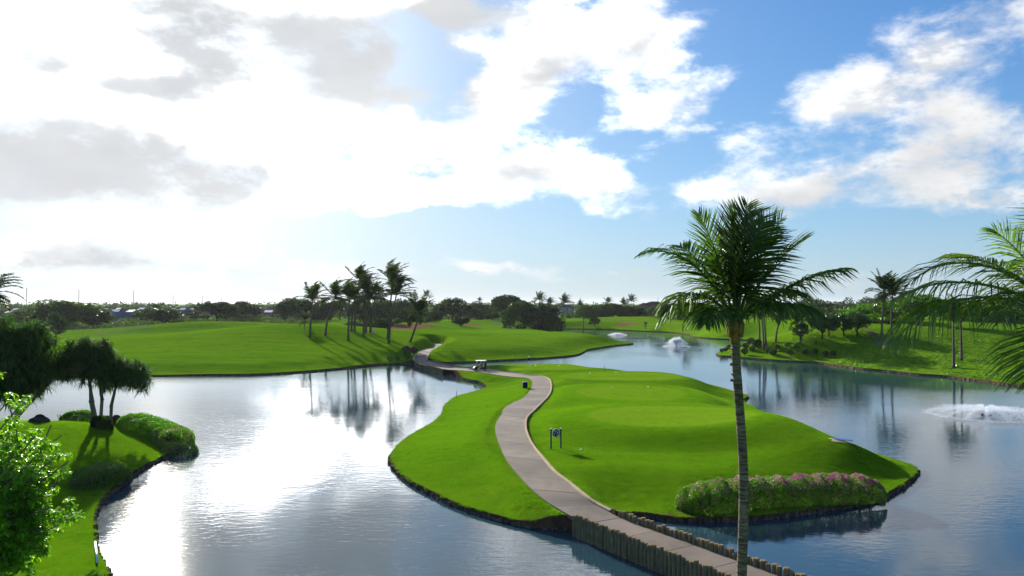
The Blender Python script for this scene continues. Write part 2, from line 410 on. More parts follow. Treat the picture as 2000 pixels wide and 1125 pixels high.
def water_mat():
    m, t, b = principled('lake_water')
    co = t.new('ShaderNodeTexCoord').outputs['Object']
    n1 = t.noise(t.vmath('MULTIPLY', co, (.5, 1.0, 1)), 2.3, 3, .55, .4)
    n2 = t.noise(t.vmath('MULTIPLY', co, (.6, 1.0, 1)), .55, 2, .5, .3)
    n3 = t.noise(co, 8.0, 2, .5)
    calm = t.smooth(t.noise(co, .045, 3, .5), .36, .64, .30, 1.0)
    h = t.math('ADD', t.math('ADD', t.math('MULTIPLY', n1, .60), t.math('MULTIPLY', n2, .55)), t.math('MULTIPLY', n3, .07))
    bp = t.new('ShaderNodeBump'); bp.inputs['Distance'].default_value = .05
    t.put(bp.inputs['Strength'], t.math('MULTIPLY', calm, .46))
    t.put(bp.inputs['Height'], h); t.put(b.inputs['Normal'], bp.outputs[0])
    b.inputs['Base Color'].default_value = (.020, .050, .068, 1)
    b.inputs['Roughness'].default_value = .055
    b.inputs['IOR'].default_value = 1.47
    return m
M['water'] = water_mat()
def spray_mat():
    m, t, b = principled('water_spray')
    b.inputs['Base Color'].default_value = (.92, .95, .98, 1); b.inputs['Roughness'].default_value = .3
    tr = t.new('ShaderNodeBsdfTranslucent'); tr.inputs[0].default_value = (.95, .97, 1, 1)
    ms = t.new('ShaderNodeMixShader'); ms.inputs[0].default_value = .55
    t.l.new(b.outputs[0], ms.inputs[1]); t.l.new(tr.outputs[0], ms.inputs[2])
    t.l.new(ms.outputs[0], t.n['Material Output'].inputs[0])
    return m
M['spray'] = spray_mat()
# ------------------------------------------------------------------ survey: picture point -> place
CP, SP = math.cos(PITCH), math.sin(PITCH)
def ray(px, py):
    u, v = (px - 1000) / 1500, (562.5 - py) / 1500
    return np.array((u, CP - v * SP, SP + v * CP))
def on_z(px, py, z=0.0):
    d = ray(px, py); t = (z - CAM_H) / d[2]; return (d[0] * t, d[1] * t)
def at_depth(px, py, y):
    d = ray(px, py); t = y / d[1]; return Vector((d[0] * t, y, CAM_H + d[2] * t))
def catmull(P, step, closed=False):
    P = np.asarray(P, float); n = len(P); out = []
    idx = range(n if closed else n - 1)
    for i in idx:
        p0 = P[(i - 1) % n] if closed or i > 0 else 2 * P[0] - P[1]
        p1 = P[i]; p2 = P[(i + 1) % n]
        p3 = P[(i + 2) % n] if closed or i + 2 < n else 2 * P[-1] - P[-2]
        L = np.linalg.norm(p2 - p1)
        st = step(p1) if callable(step) else step
        k = max(1, int(math.ceil(L / st)))
        for j in range(k):
            t = j / k
            a = L ** .5 + 1e-6   # uniform catmull with softened tangents
            m1 = (p2 - p0) * .5; m2 = (p3 - p1) * .5
            lim = 1.2 * L
            for mm in (m1, m2):
                l = np.linalg.norm(mm)
                if l > lim: mm *= lim / l
            out.append((2 * t**3 - 3 * t**2 + 1) * p1 + (t**3 - 2 * t**2 + t) * m1 + (-2 * t**3 + 3 * t**2) * p2 + (t**3 - t**2) * m2)
    if not closed: out.append(P[-1])
    return np.array(out)
from mathutils.kdtree import KDTree
_KD = {}
def ring_kd(ring):
    k = id(ring)
    if k not in _KD:
        pts = []
        for a_, b_ in zip(ring, np.roll(ring, -1, 0)):
            L_ = np.linalg.norm(b_ - a_); n_ = max(1, int(L_ / .2))
            pts += [a_ + (b_ - a_) * j / n_ for j in range(n_)]
        kd = KDTree(len(pts))
        for i_, p_ in enumerate(pts): kd.insert((p_[0], p_[1], 0), i_)
        kd.balance(); _KD[k] = (kd, ring)
    return _KD[k][0]
def dist_poly(X, Y, ring, closed=True):
    if closed:
        kd = ring_kd(ring); return np.array([kd.find((x, y, 0))[2] for x, y in zip(X.tolist(), Y.tolist())])
    A = ring; B = np.roll(ring, -1, 0)
    if not closed: A, B = ring[:-1], ring[1:]
    out = np.full(len(X), 1e9)
    dA = B - A; L2 = (dA ** 2).sum(1) + 1e-12
    for s in range(0, len(X), 4000):
        x = X[s:s+4000, None]; y = Y[s:s+4000, None]
        t = np.clip(((x - A[None, :, 0]) * dA[None, :, 0] + (y - A[None, :, 1]) * dA[None, :, 1]) / L2, 0, 1)
        ex = x - A[None, :, 0] - t * dA[None, :, 0]; ey = y - A[None, :, 1] - t * dA[None, :, 1]
        out[s:s+4000] = np.sqrt((ex * ex + ey * ey).min(1))
    return out
def inside(X, Y, ring):
    if len(X) < 1500:
        A = ring; B = np.roll(ring, -1, 0); c = (A[None, :, 1] > Y[:, None]) != (B[None, :, 1] > Y[:, None])
        dyy = np.where(B[:, 1] == A[:, 1], 1e-9, B[:, 1] - A[:, 1])
        xi = (B[:, 0] - A[:, 0])[None] * (Y[:, None] - A[None, :, 1]) / dyy[None] + A[None, :, 0]
        return ((c & (X[:, None] < xi)).sum(1) % 2).astype(bool)
    res = np.zeros(len(X), bool); A = ring; B = np.roll(ring, -1, 0)
    for (x1, y1), (x2, y2) in zip(A, B):
        c = (y1 > Y) != (y2 > Y)
        if not c.any(): continue
        xi = (x2 - x1) * (Y[c] - y1) / (y2 - y1) + x1
        r = res[c]; r ^= X[c] < xi; res[c] = r
    return res
def sm(t): t = np.clip(t, 0, 1); return t * t * (3 - 2 * t)

# ------------------------------------------------------------------ shorelines (traced at the water level)
far_shore = [(-400, 738), (-200, 737), (0, 737), (300, 736), (400, 734), (500, 733), (600, 727), (675, 720), (712, 715.5), (740, 712.8), (770, 712), (810, 711), (822, 709.5),
    (834, 708.3), (860, 709.8), (892, 709.3), (932, 708), (960, 706), (1020, 703), (1060, 701), (1108, 697), (1128, 694), (1140, 689), (1150, 684), (1192, 677), (1228, 673.3), (1237, 672), (1220, 669), (1175, 662),
    (1150, 659.2), (1107, 657.6), (1106, 654.5), (1085, 651.5), (1060, 648), (1035, 645.6), (1024, 644.3), (1050, 643), (1095, 642.8), (1140, 643), (1200, 644.5), (1250, 647), (1300, 649), (1325, 651), (1346, 654),
    (1349, 657), (1362, 659.5), (1400, 662.5), (1443, 664), (1485, 666.5), (1509, 669), (1490, 672.5), (1455, 678), (1425, 684), (1402, 691), (1406, 696), (1448, 699.5), (1520, 705.5), (1592, 709), (1634, 714.5),
    (1688, 722), (1730, 725.6), (1790, 732.5), (1850, 737), (1910, 744.5), (1955, 750.5), (2000, 756), (2150, 775), (2350, 800)]
left_bank = [(205, 1112), (188, 1087), (183, 1060), (182, 1030), (186, 1003), (200, 980), (225, 957), (255, 936), (264, 925), (300, 906), (330, 891), (358, 875), (374, 862),
    (376, 851), (364, 842), (335, 835), (290, 831), (230, 829), (160, 829), (80, 830), (0, 833), (-150, 835), (-400, 835)]
ring = [on_z(*p) for p in far_shore] + [(135, 85), (172, 55), (175, 25), (120, 22), (60, 27), (25, 28.5), (10, 26), (0, 27), (-14, 30)] + [on_z(*p) for p in left_bank]
LAKE = catmull(ring, lambda p: max(.5, .008 * math.hypot(*p)), True)
isl = [(1120, 1036), (1060, 1033), (1010, 1026), (960, 1013), (920, 1001), (880, 986), (850, 971), (820, 956), (795, 941), (775, 923), (765, 907), (762, 897), (770, 884), (786, 867), (812, 849), (845, 830), (862, 814), (868, 800), (872, 792),
    (882, 784), (892, 778), (908, 773), (928, 768), (946, 762), (950, 758), (947, 754), (936, 748), (920, 745), (908, 742), (888, 734.5), (870, 731), (858, 726), (862, 723.5), (886, 719.8),
    (940, 721), (1000, 719.5), (1060, 719), (1110, 720), (1150, 725), (1200, 733), (1280, 737), (1340, 744), (1400, 758), (1440, 770), (1461, 776.5), (1451, 787), (1478, 803), (1520, 824), (1600, 857), (1700, 890), (1760, 908), (1786, 918),
    (1793, 925), (1785, 936), (1770, 948), (1748, 962), (1730, 972), (1700, 982), (1650, 992), (1600, 1001), (1540, 1010), (1480, 1016), (1420, 1019), (1350, 1020), (1300, 1017), (1262, 1011), (1225, 1010), (1190, 1022), (1155, 1036)]
ISLE = catmull([on_z(*p) for p in isl], lambda p: max(.4, .008 * math.hypot(*p)), True)

# ------------------------------------------------------------------ cart path: left edge / right edge / height
PATH = [((1118.7, 1012), (1190, 1003), .85), ((1084, 990.7), (1165, 988), .95), ((1049, 965), (1140, 970.7), 1.1), ((1020, 936), (1108, 944), 1.2), ((1000, 913), (1081, 922.7), 1.25), ((984, 888), (1059, 897), 1.3),
    ((972, 858), (1040, 872), 1.3), ((967, 838), (1029, 850), 1.3), ((970, 824), (1025, 833), 1.3), ((980, 809), (1028, 816), 1.3), ((984, 798), (1041, 802.7), 1.3), ((1002, 786.5), (1056, 788), 1.35), ((1022, 777), (1067, 777), 1.4),
    ((1036, 762), (1074, 765), 1.4), ((1039, 752), (1075, 752), 1.4), ((1039, 744), (1071, 741), 1.4), ((1030, 738.5), (1055, 735), 1.35), ((1008, 737), (1030, 733), 1.3), ((980, 734), (1000, 728.5), 1.25), ((950, 728.5), (970, 723), 1.2),
    ((926, 725.5), (945, 720), 1.15), ((892, 723), (905, 718), 1.05), ((866, 721), (884, 715.5), 1.0), ((840, 715.5), (860, 711), 1.0), ((814, 708.5), (838, 706), 1.0), ((809.5, 703), (832, 702.5), 1.05),
    ((810, 698), (833, 698), 1.15), ((814, 692), (837, 692), 1.3), ((822, 685), (846, 684.5), 1.5), ((836, 679), (859, 679), 1.7), ((848, 675.3), (868, 675.3), 1.9), ((846, 672), (864, 672.6), 2.0), ((838, 670), (848, 670.6), 2.1)]
b1L = [on_z(1122, 1005, 1.2), on_z(1430, 1124, 1.2)]; b1R = [on_z(1197, 992, 1.2), on_z(1575, 1119, 1.2)]
def extend(a, b, s): return (a[0] + (b[0] - a[0]) * s, a[1] + (b[1] - a[1]) * s)
bw = .14
Ld = np.array(b1L[1]) - np.array(b1L[0]); Ld /= np.linalg.norm(Ld); Ln = np.array((-Ld[1], Ld[0]))
Ln = Ln if np.dot(Ln, np.array(b1R[0]) - np.array(b1L[0])) > 0 else -Ln
def onbridge(s):
    a = np.array(b1L[0]) + Ld * s + Ln * bw
    b = np.array(b1R[0]) + Ld * (s - np.dot(np.array(b1R[0]) - np.array(b1L[0]), Ld)) - Ln * bw
    return a, b
PL, PR, PZ = [], [], []
for s in (19, 12, 6, 1.5):
    a, b = onbridge(s); PL.append(a); PR.append(b); PZ.append(.82)
for l, r, z in PATH[1:]:
    PL.append(np.array(on_z(*l, z))); PR.append(np.array(on_z(*r, z))); PZ.append(z)
PL, PR, PZ = np.array(PL), np.array(PR), np.array(PZ)
PC3 = catmull(np.column_stack(((PL + PR) / 2, PZ)), 1.0)
PL3 = catmull(np.column_stack((PL, PZ)), 1e9); 
def dense(P, k=10):
    P = np.asarray(P); n = len(P); out = []
    for i in range(n - 1):
        p0 = P[i - 1] if i else 2 * P[0] - P[1]; p1 = P[i]; p2 = P[i + 1]; p3 = P[i + 2] if i + 2 < n else 2 * P[-1] - P[-2]
        for j in range(k):
            t = j / k
            out.append(.5 * ((2 * p1) + (-p0 + p2) * t + (2 * p0 - 5 * p1 + 4 * p2 - p3) * t * t + (-p0 + 3 * p1 - 3 * p2 + p3) * t ** 3))
    out.append(P[-1]); return np.array(out)
DL = dense(np.column_stack((PL, PZ)), 12); DR = dense(np.column_stack((PR, PZ)), 12)
CLINE = (DL[:, :2] + DR[:, :2]) / 2; CLZ = DL[:, 2]; CLW = np.linalg.norm(DL[:, :2] - DR[:, :2], axis=1) / 2

# ------------------------------------------------------------------ terrain heights
def und(X, Y):
    return (np.sin(X * .045 + 1.3 + .8 * np.sin(Y * .021)) * np.sin(Y * .033 + .7) * .55 + np.sin(X * .11 + Y * .05) * np.sin(Y * .09 - X * .03 + 2) * .22
            + np.sin(X * .019 - 1) * np.cos(Y * .012 + .4) * .6)
def px_at(px, y): return (px - 1000) / 1500 * y
MOUNDS = [  # centre x, y, half sizes, tilt, height
    (px_at(640, 225), 222, 42, 34, .1, 3.6), (px_at(470, 205), 215, 34, 40, 0, 1.7), (px_at(360, 300), 300, 38, 22, .1, 3.4), (px_at(520, 300), 310, 40, 20, 0, 1.6),
    (px_at(790, 300), 312, 22, 20, 0, 2.4), (px_at(815, 330), 345, 22, 16, 0, 2.0), (px_at(920, 400), 380, 40, 22, 0, 2.6), (px_at(985, 420), 430, 30, 20, 0, 2.0),
    (px_at(1230, 440), 430, 45, 24, 0, 3.0), (px_at(1150, 400), 400, 40, 20, 0, 1.3), (px_at(1680, 186), 184, 26, 17, -.3, 4.4), (px_at(1850, 170), 165, 30, 20, -.3, 3.2),
    (px_at(1560, 250), 250, 60, 45, 0, 2.4), (px_at(1800, 300), 300, 110, 90, 0, 5.0), (px_at(1650, 600), 600, 160, 120, 0, 9.0), (px_at(2000, 420), 420, 120, 120, 0, 6.0),
    (px_at(130, 80), 70, 22, 9, 0, .9), (px_at(60, 55), 50, 14, 12, 0, .5), (px_at(960, 190), 190, 26, 18, 0, .5), (px_at(620, 420), 420, 60, 30, 0, 2.0)]
def h_main(X, Y, flat=True):
    d = dist_poly(X, Y, LAKE)
    z = .34 + 1.0 * sm(d / 11) + .5 * sm(d / 60)
    b = und(X, Y) * sm(d / 30) * .8
    for cx, cy, sx, sy, a, amp in MOUNDS:
        u, v = X - cx, Y - cy; c, s = math.cos(a), math.sin(a)
        b = b + amp * np.exp(-(((u * c + v * s) / sx) ** 2 + ((-u * s + v * c) / sy) ** 2)) * sm(d / 16)
    far = sm((np.hypot(X, Y) - 700) / 800)
    return z + b * (1 - far) + far * 1.0
TEES = [  # px, py, z, rx, ry
    (1312, 812, 2.2, 8.6, 7.8), (1232, 765, 2.0, 7.2, 9.2), (1215, 734, 1.9, 10.0, 7.5), (1075, 716.5, 1.72, 10.0, 6.2)]
TEEW = [(*on_z(px, py, z), z, rx, ry) for px, py, z, rx, ry in TEES]
def tee_mask(X, Y, grow=1.0, soft=.10):
    m = np.zeros(len(X))
    for cx, cy, z, rx, ry in TEEW:
        r = np.sqrt(((X - cx) / (rx * grow)) ** 2 + ((Y - cy) / (ry * grow)) ** 2)
        m = np.maximum(m, sm((1 + soft - r) / (2 * soft)))
    return m
def h_isle(X, Y):
    d = dist_poly(X, Y, ISLE)
    z = .33 + .98 * sm(d / 9.0) + .10 * und(X * 3, Y * 3) * sm(d / 10)
    for cx, cy, tz, rx, ry in TEEW:
        r = np.sqrt(((X - cx) / rx) ** 2 + ((Y - cy) / ry) ** 2)
        w = sm((1.95 - r) / .92) * sm(d / 6.0)
        z = np.where(tz > z, z + (tz - z) * w, z)
    # broad crown between the tees and the eastern tip
    for px_, py_, am, sg in ((1560, 846, .55, 9), (1650, 872, .85, 6.5)):
        ex, ey = on_z(px_, py_, 1.5)
        z = z + am * np.exp(-(((X - ex) / sg) ** 2 + ((Y - ey) / sg) ** 2)) * sm(d / 5)
    return z
def to_path(X, Y, z):
    A = CLINE
    out = z.copy()
    for s in range(0, len(X), 4000):
        x = X[s:s+4000, None]; y = Y[s:s+4000, None]
        dd = np.hypot(x - A[None, :, 0], y - A[None, :, 1]); k = dd.argmin(1); dm = dd.min(1) - CLW[k]
        w = 1 - sm((dm - .15) / 1.9)
        w = np.where(dm < 4, w, 0)
        low = np.where(dm < .12, -.07, 0.0)
        zz = out[s:s+4000]
        out[s:s+4000] = zz + (CLZ[k] + low - zz) * w
    return out
def height(X, Y):
    X = np.atleast_1d(np.asarray(X, float)); Y = np.atleast_1d(np.asarray(Y, float))
    inl = inside(X, Y, LAKE); ini = inside(X, Y, ISLE)
    z = np.where(inl, -.5, 0.0)
    a = ~inl
    if a.any(): z[a] = to_path(X[a], Y[a], h_main(X[a], Y[a]))
    if ini.any(): z[ini] = to_path(X[ini], Y[ini], h_isle(X[ini], Y[ini]))
    return z
def gz(x, y): return float(height([x], [y])[0])
def hit(px, py, tmin=25, tmax=1400):
    """where the line of sight through a picture point meets the ground"""
    d = ray(px, py); T = np.geomspace(tmin, tmax, 110)
    for ref in range(2):
        X, Y, Z = d[0] * T, d[1] * T, CAM_H + d[2] * T
        H = np.maximum(height(X, Y), 0.0)
        k = np.nonzero(Z < H)[0]
        if len(k) == 0: return Vector((X[-1], Y[-1], H[-1]))
        i = max(k[0], 1)
        if ref == 0: T = np.linspace(T[i-1], T[i], 14)
    if True:
        pass
    i = max(k[0], 1); a = (Z[i-1] - H[i-1]) / ((Z[i-1] - H[i-1]) - (Z[i] - H[i]))
    t = T[i-1] + a * (T[i] - T[i-1]); x, y = d[0] * t, d[1] * t
    return Vector((x, y, max(gz(x, y), 0.0)))
def spot(px, depth):
    x = px_at(px, depth); return Vector((x, depth, gz(x, depth)))

# ------------------------------------------------------------------ ground meshes
def polar_points(dth, dr, r0, r1, th0, th1, seed):
    rg = np.random.default_rng(seed)
    r = r0; out = []
    while r < r1:
        th = np.arange(th0, th1, dth) + rg.uniform(0, dth)
        rr = r * (1 + rg.uniform(-.3, .3, len(th)) * dr); t2 = th + rg.uniform(-.3, .3, len(th)) * dth
        out.append(np.column_stack((np.sin(t2) * rr, np.cos(t2) * rr))); r *= 1 + dr
    return np.vstack(out)
def ground(name, pts, rings, keep, hfun, extra_pts=()):
    V = []; E = []
    for rg_ in rings:
        o = len(V); V += [tuple(p) for p in rg_]; n = len(rg_); E += [(o + i, o + (i + 1) % n) for i in range(n)]
    V += [tuple(p) for p in pts] + [tuple(p) for p in extra_pts]
    vo, eo, fo, _, _, _ = delaunay_2d_cdt([Vector(p) for p in V], E, [], 0, 1e-4)
    P = np.array([(v.x, v.y) for v in vo]); F = np.array([f for f in fo if len(f) == 3])
    c = P[F].mean(1); F = F[keep(c[:, 0], c[:, 1])]
    used = np.unique(F); mp = -np.ones(len(P), int); mp[used] = np.arange(len(used)); P = P[used]; F = mp[F]
    Z = to_path(P[:, 0], P[:, 1], hfun(P[:, 0], P[:, 1]))
    return P, Z, F
th = R(44)
pm = np.vstack((polar_points(R(.42), .0095, 26, 520, -th, th, 1), polar_points(R(.8), .02, 520, 1500, -th, th, 2), polar_points(R(4), .12, 1500, 7000, -th, th, 3),
                polar_points(R(6), .16, 8, 7000, th + R(3), 2 * math.pi - th - R(3), 4)))
dm = dist_poly(pm[:, 0], pm[:, 1], LAKE)
pm = pm[(~inside(pm[:, 0], pm[:, 1], LAKE)) & (dm > np.maximum(.25, .003 * np.hypot(pm[:, 0], pm[:, 1])))]
OUT = np.array([(7500 * math.cos(a), 7500 * math.sin(a)) for a in np.linspace(0, 2 * math.pi, 48, endpoint=False)])
P, Z, F = ground('ground', pm, [OUT, LAKE], lambda x, y: ~inside(x, y, LAKE), h_main)
dsh = dist_poly(P[:, 0], P[:, 1], LAKE)
rx, ry = on_z(1680, 700, 2)
rough = np.exp(-(((P[:, 0] - rx - 12) / 48) ** 2 + ((P[:, 1] - ry + 8) / 26) ** 2)) * 1.3
rough = np.clip(np.where(P[:, 0] > 30, rough, 0), 0, 1)
soilm = .42 * np.exp(-(dsh / .5) ** 2)
ground_o = obj('ground', mesh_np('ground', np.column_stack((P, Z)), F, M['grass'], True, [('rough', 'POINT', rough), ('soil', 'POINT', soilm), ('tee', 'POINT', np.zeros(len(P)))]))
tag(ground_o, 'rolling green fairways around the lake', None, kind='structure')

pi = polar_points(R(.36), .0065, 40, 175, R(-14), R(32), 5)
di = dist_poly(pi[:, 0], pi[:, 1], ISLE)
pi = pi[inside(pi[:, 0], pi[:, 1], ISLE) & (di > .25)]
HEDGE_A, HEDGE_B = np.array(on_z(1325, 980, .9)), np.array(on_z(1722, 951, .9))
P, Z, F = ground('island', pi, [ISLE], lambda x, y: inside(x, y, ISLE), h_isle)
dsh = dist_poly(P[:, 0], P[:, 1], ISLE)
dh = dist_poly(P[:, 0], P[:, 1], np.array([HEDGE_A, HEDGE_B]), False)
soilm = np.maximum(.62 * np.exp(-(dsh / .45) ** 2) * (P[:, 1] < 75), .75 * np.exp(-(dh / 2.2) ** 2) * (P[:, 1] < HEDGE_A[1] + (P[:, 0] - HEDGE_A[0]) * .36 + .3))
island_o = obj('island_ground', mesh_np('island_ground', np.column_stack((P, Z)), F, M['grass'], True, [('rough', 'POINT', np.zeros(len(P))), ('soil', 'POINT', soilm), ('tee', 'POINT', tee_mask(P[:, 0], P[:, 1], .95, .05))]))
tag(island_o, 'mown green island with raised tees in the lake', None, kind='structure')

# earth banks below the turf edge
for nm, rg_, hf, lb in (('lake_bank', LAKE, h_main, 'earth bank of the outer shore'), ('island_bank', ISLE, h_isle, 'earth bank round the island')):
    zz = to_path(rg_[:, 0], rg_[:, 1], hf(rg_[:, 0], rg_[:, 1])); n = len(rg_)
    V = np.vstack((np.column_stack((rg_, zz)), np.column_stack((rg_, np.full(n, -.5)))))
    o = obj(nm, mesh_np(nm, V, [(i, (i + 1) % n, n + (i + 1) % n, n + i) for i in range(n)], M['soil'])); tag(o, lb, None, kind='structure')
# lake bed and water
lake = obj('lake_water', mesh_np('lake_water', [(-260, 5, 0), (260, 5, 0), (260, 420, 0), (-260, 420, 0)], [(0, 1, 2, 3)], M['water']))
tag(lake, 'still lake reflecting the bright sky', None, kind='structure')

# shore edging: rough stones set along the water line
def stones(name, ringp, label, sel, near_only=None):
    rg = np.random.default_rng(11); mb_v = []; mb_f = []
    n = len(ringp); L = 0
    for i in range(n):
        a, b = ringp[i], ringp[(i + 1) % n]; m = (a + b) / 2
        if not sel(m): continue
        seg = np.linalg.norm(b - a); dist = np.linalg.norm(m); size = max(.24, dist * .0042)
        k = max(1, int(round(seg / size))); t = (b - a) / seg; nn = np.array((-t[1], t[0]))
        for j in range(k):
            c = a + (b - a) * (j + .5) / k + nn * rg.uniform(-.12, .10)
            l = seg / k * rg.uniform(.7, 1.2); w = rg.uniform(.16, .40); h = .17 + rg.uniform(-.10, .11)
            o = len(mb_v); ang = rg.uniform(-.2, .2); t2 = t * math.cos(ang) + nn * math.sin(ang); n2 = np.array((-t2[1], t2[0]))
            for z, q in ((-.25, 1.0), (h, .8)):
                for x, y in ((-.5, -.5), (.5, -.5), (.5, .5), (-.5, .5)):
                    p = c + t2 * x * l * (q if z > 0 else 1) + n2 * y * w * q
                    mb_v.append((p[0], p[1], z + (rg.uniform(-.04, .04) if z > 0 else 0)))
            mb_f += [tuple(o + q for q in f) for f in ((4, 5, 6, 7), (0, 1, 5, 4), (1, 2, 6, 5), (2, 3, 7, 6), (3, 0, 4, 7))]
    o = obj(name, mesh_np(name, mb_v, mb_f, M['stone']))
    return tag(o, label, None, kind='stuff')
stones('shore_stones', ISLE, 'dark edging stones round the island waterline', lambda m: True)
stones('lake_edging_stones', LAKE, 'dark edging stones along the outer lake shore', lambda m: m[1] > 26 and abs(m[0]) < m[1] * .8)

# ------------------------------------------------------------------ cart path: bed with separate slabs and kerb pieces
def ribbon(Lp, Rp, zoff, n=3):
    V = []; F = []; m = n + 1
    for l, r in zip(Lp, Rp):
        for j in range(m):
            p = l + (r - l) * j / n; V.append((p[0], p[1], p[2] + zoff))
    for i in range(len(Lp) - 1):
        for j in range(n): F.append((i * m + j, i * m + j + 1, (i + 1) * m + j + 1, (i + 1) * m + j))
    return V, F
V, F = ribbon(DL, DR, -.035)
path_o = obj('cart_path', mesh_np('cart_path', V, [f[::-1] for f in F], M['soil']))
tag(path_o, 'concrete cart path winding over the island and its causeways', None, kind='structure')
cl = (DL + DR) / 2; S = np.concatenate(([0], np.cumsum(np.linalg.norm(np.diff(cl[:, :2], axis=0), axis=1))))
def at_s(Pn, s): return np.array([np.interp(s, S, Pn[:, k]) for k in range(3)])
s = 0.2; nslab = 0
while s < S[-1] - .5:
    ln = min(3.1 + rnd.uniform(-.25, .25), S[-1] - s); k = 5
    ls = [at_s(DL, s + .022 + (ln - .044) * i / k) for i in range(k + 1)]; rs = [at_s(DR, s + .022 + (ln - .044) * i / k) for i in range(k + 1)]
    top, F = ribbon(ls, rs, .03 + rnd.uniform(-.006, .006), 1)
    nv = len(top); V = top + [(x, y, z - .22) for x, y, z in top]; F = [f[::-1] for f in F]
    for i in range(k):
        F.append((2 * i, 2 * i + 2, nv + 2 * i + 2, nv + 2 * i)[::-1]); F.append((2 * i + 1, nv + 2 * i + 1, nv + 2 * i + 3, 2 * i + 3)[::-1])
    F += [(0, 1, nv + 1, nv), (2 * k, nv + 2 * k, nv + 2 * k + 1, 2 * k + 1)]
    obj('slab', mesh_np('slab', V, F, M['concrete']), path_o); s += ln; nslab += 1
# kerb on the tee side
iend = int(np.argmin(np.linalg.norm(DR[:, :2] - np.array(on_z(1000, 728.5, 1.25)), axis=1)))
ist = int(np.argmin(np.linalg.norm(DR[:, :2] - np.array(on_z(1190, 1000, .9)), axis=1)))
s = S[ist]
while s < S[iend]:
    ln = 2.4; k = 4
    pr = [at_s(DR, s + ln * .99 * i / k) for i in range(k + 1)]; pl = [at_s(DL, s + ln * .99 * i / k) for i in range(k + 1)]
    V = []; F = []
    for a, b in zip(pr, pl):
        o_ = (a - b); o_[2] = 0; o_ /= np.linalg.norm(o_); q = a + o_ * .005
        for (w, z) in ((0, -.15), (0, .11), (.03, .145), (.22, .15), (.25, -.15)): V.append((q[0] + o_[0] * w, q[1] + o_[1] * w, q[2] + z))
    for i in range(k):
        for j in range(4): F.append((i * 5 + j, i * 5 + j + 1, (i + 1) * 5 + j + 1, (i + 1) * 5 + j))
    me = mesh_np('kerb_stone', V, F, M['kerb']); obj('kerb_stone', me, path_o); s += ln
# small concrete shoulders where the path leaves the far causeway
for Pn, Qn in ((DL, DR), (DR, DL)):
    i0 = int(np.argmin(np.linalg.norm(DL[:, :2] - np.array(on_z(809.5, 703, 1.05)), axis=1))); s0 = S[i0]
    V = []; F = []
    for i in range(9):
        a, b = at_s(Pn, s0 - 2 + i * 2.0), at_s(Qn, s0 - 2 + i * 2.0); o_ = a - b; o_[2] = 0; o_ /= np.linalg.norm(o_); q = a + o_ * .01
        for (w, z) in ((0, -.15), (0, .14), (.3, .16), (.32, -.15)): V.append((q[0] + o_[0] * w, q[1] + o_[1] * w, q[2] + z))
    for i in range(8):
        for j in range(3): F.append((i * 4 + j, i * 4 + j + 1, (i + 1) * 4 + j + 1, (i + 1) * 4 + j))
    obj('kerb_stone', mesh_np('kerb_stone', V, F, M['kerb']), path_o)

# ------------------------------------------------------------------ log retaining walls of the causeways
def log_mesh(n=9):
    mb = MB()
    mb.tube([(0, 0, 0), (0, 0, .5), (0, 0, .965), (0, 0, 1.0)], [.5, .49, .48, .42], n, 0, cap=False)
    base = 3 * n; mb.add([mb.v[base + j] for j in range(n)], [tuple(range(n))], 1)
    return mb.mesh('log', [M['log'], M['log_top']], False)
LOGS = [log_mesh(k) for k in (9, 10)]
def log_wall(label, pts, spacing, ztop, zbot, dia, gapfun=None):
    pts = [np.array(p) for p in pts]; root = thing('log_wall', label, 'retaining wall', (*pts[0], 0), 0, 'log walls of the causeways')
    seglen = [np.linalg.norm(b - a) for a, b in zip(pts[:-1], pts[1:])]; total = sum(seglen); s = 0; k = 0
    while s < total:
        q = s; i = 0
        while i < len(seglen) - 1 and q > seglen[i]: q -= seglen[i]; i += 1
        p = pts[i] + (pts[i+1] - pts[i]) * q / seglen[i]
        d = dia * rnd.uniform(.85, 1.16)
        if not gapfun or gapfun(s):
            o = obj('log', LOGS[k % 2], root)
            zt = ztop + rnd.uniform(-.07, .07)
            o.location = (p[0] - pts[0][0] + rnd.uniform(-.025, .025), p[1] - pts[0][1] + rnd.uniform(-.025, .025), zbot)
            o.scale = (d, d, zt - zbot); o.rotation_euler = (rnd.uniform(-.02, .02), rnd.uniform(-.02, .02), rnd.uniform(0, 6))
        s += spacing * rnd.uniform(.92, 1.12); k += 1
    return root
l0 = np.array(b1L[0]); r0 = np.array(b1R[0])
log_wall('long row of weathered logs on the near side of the causeway at the bottom', [l0, l0 + Ld * 13.5], .275, 1.2, -.35, .255)
log_wall('row of short log tops on the far side of the causeway at the bottom, behind the palm trunk', [r0, r0 + Ld * 14.5], .31, 1.19, -.35, .285, lambda s: s < .2 or s > .5)
c0, c1 = on_z(811, 706.5, 1.0), on_z(864, 722, 1.0)
log_wall('far row of logs holding the causeway below the golf cart, lake side', [c0, c1], .34, 1.12, -.35, .33)
c0, c1 = on_z(836, 705.2, 1.0), on_z(887, 715.5, 1.0)
log_wall('low log row on the far edge of the causeway left of the golf cart', [c0, c1], .42, 1.2, -.35, .38)
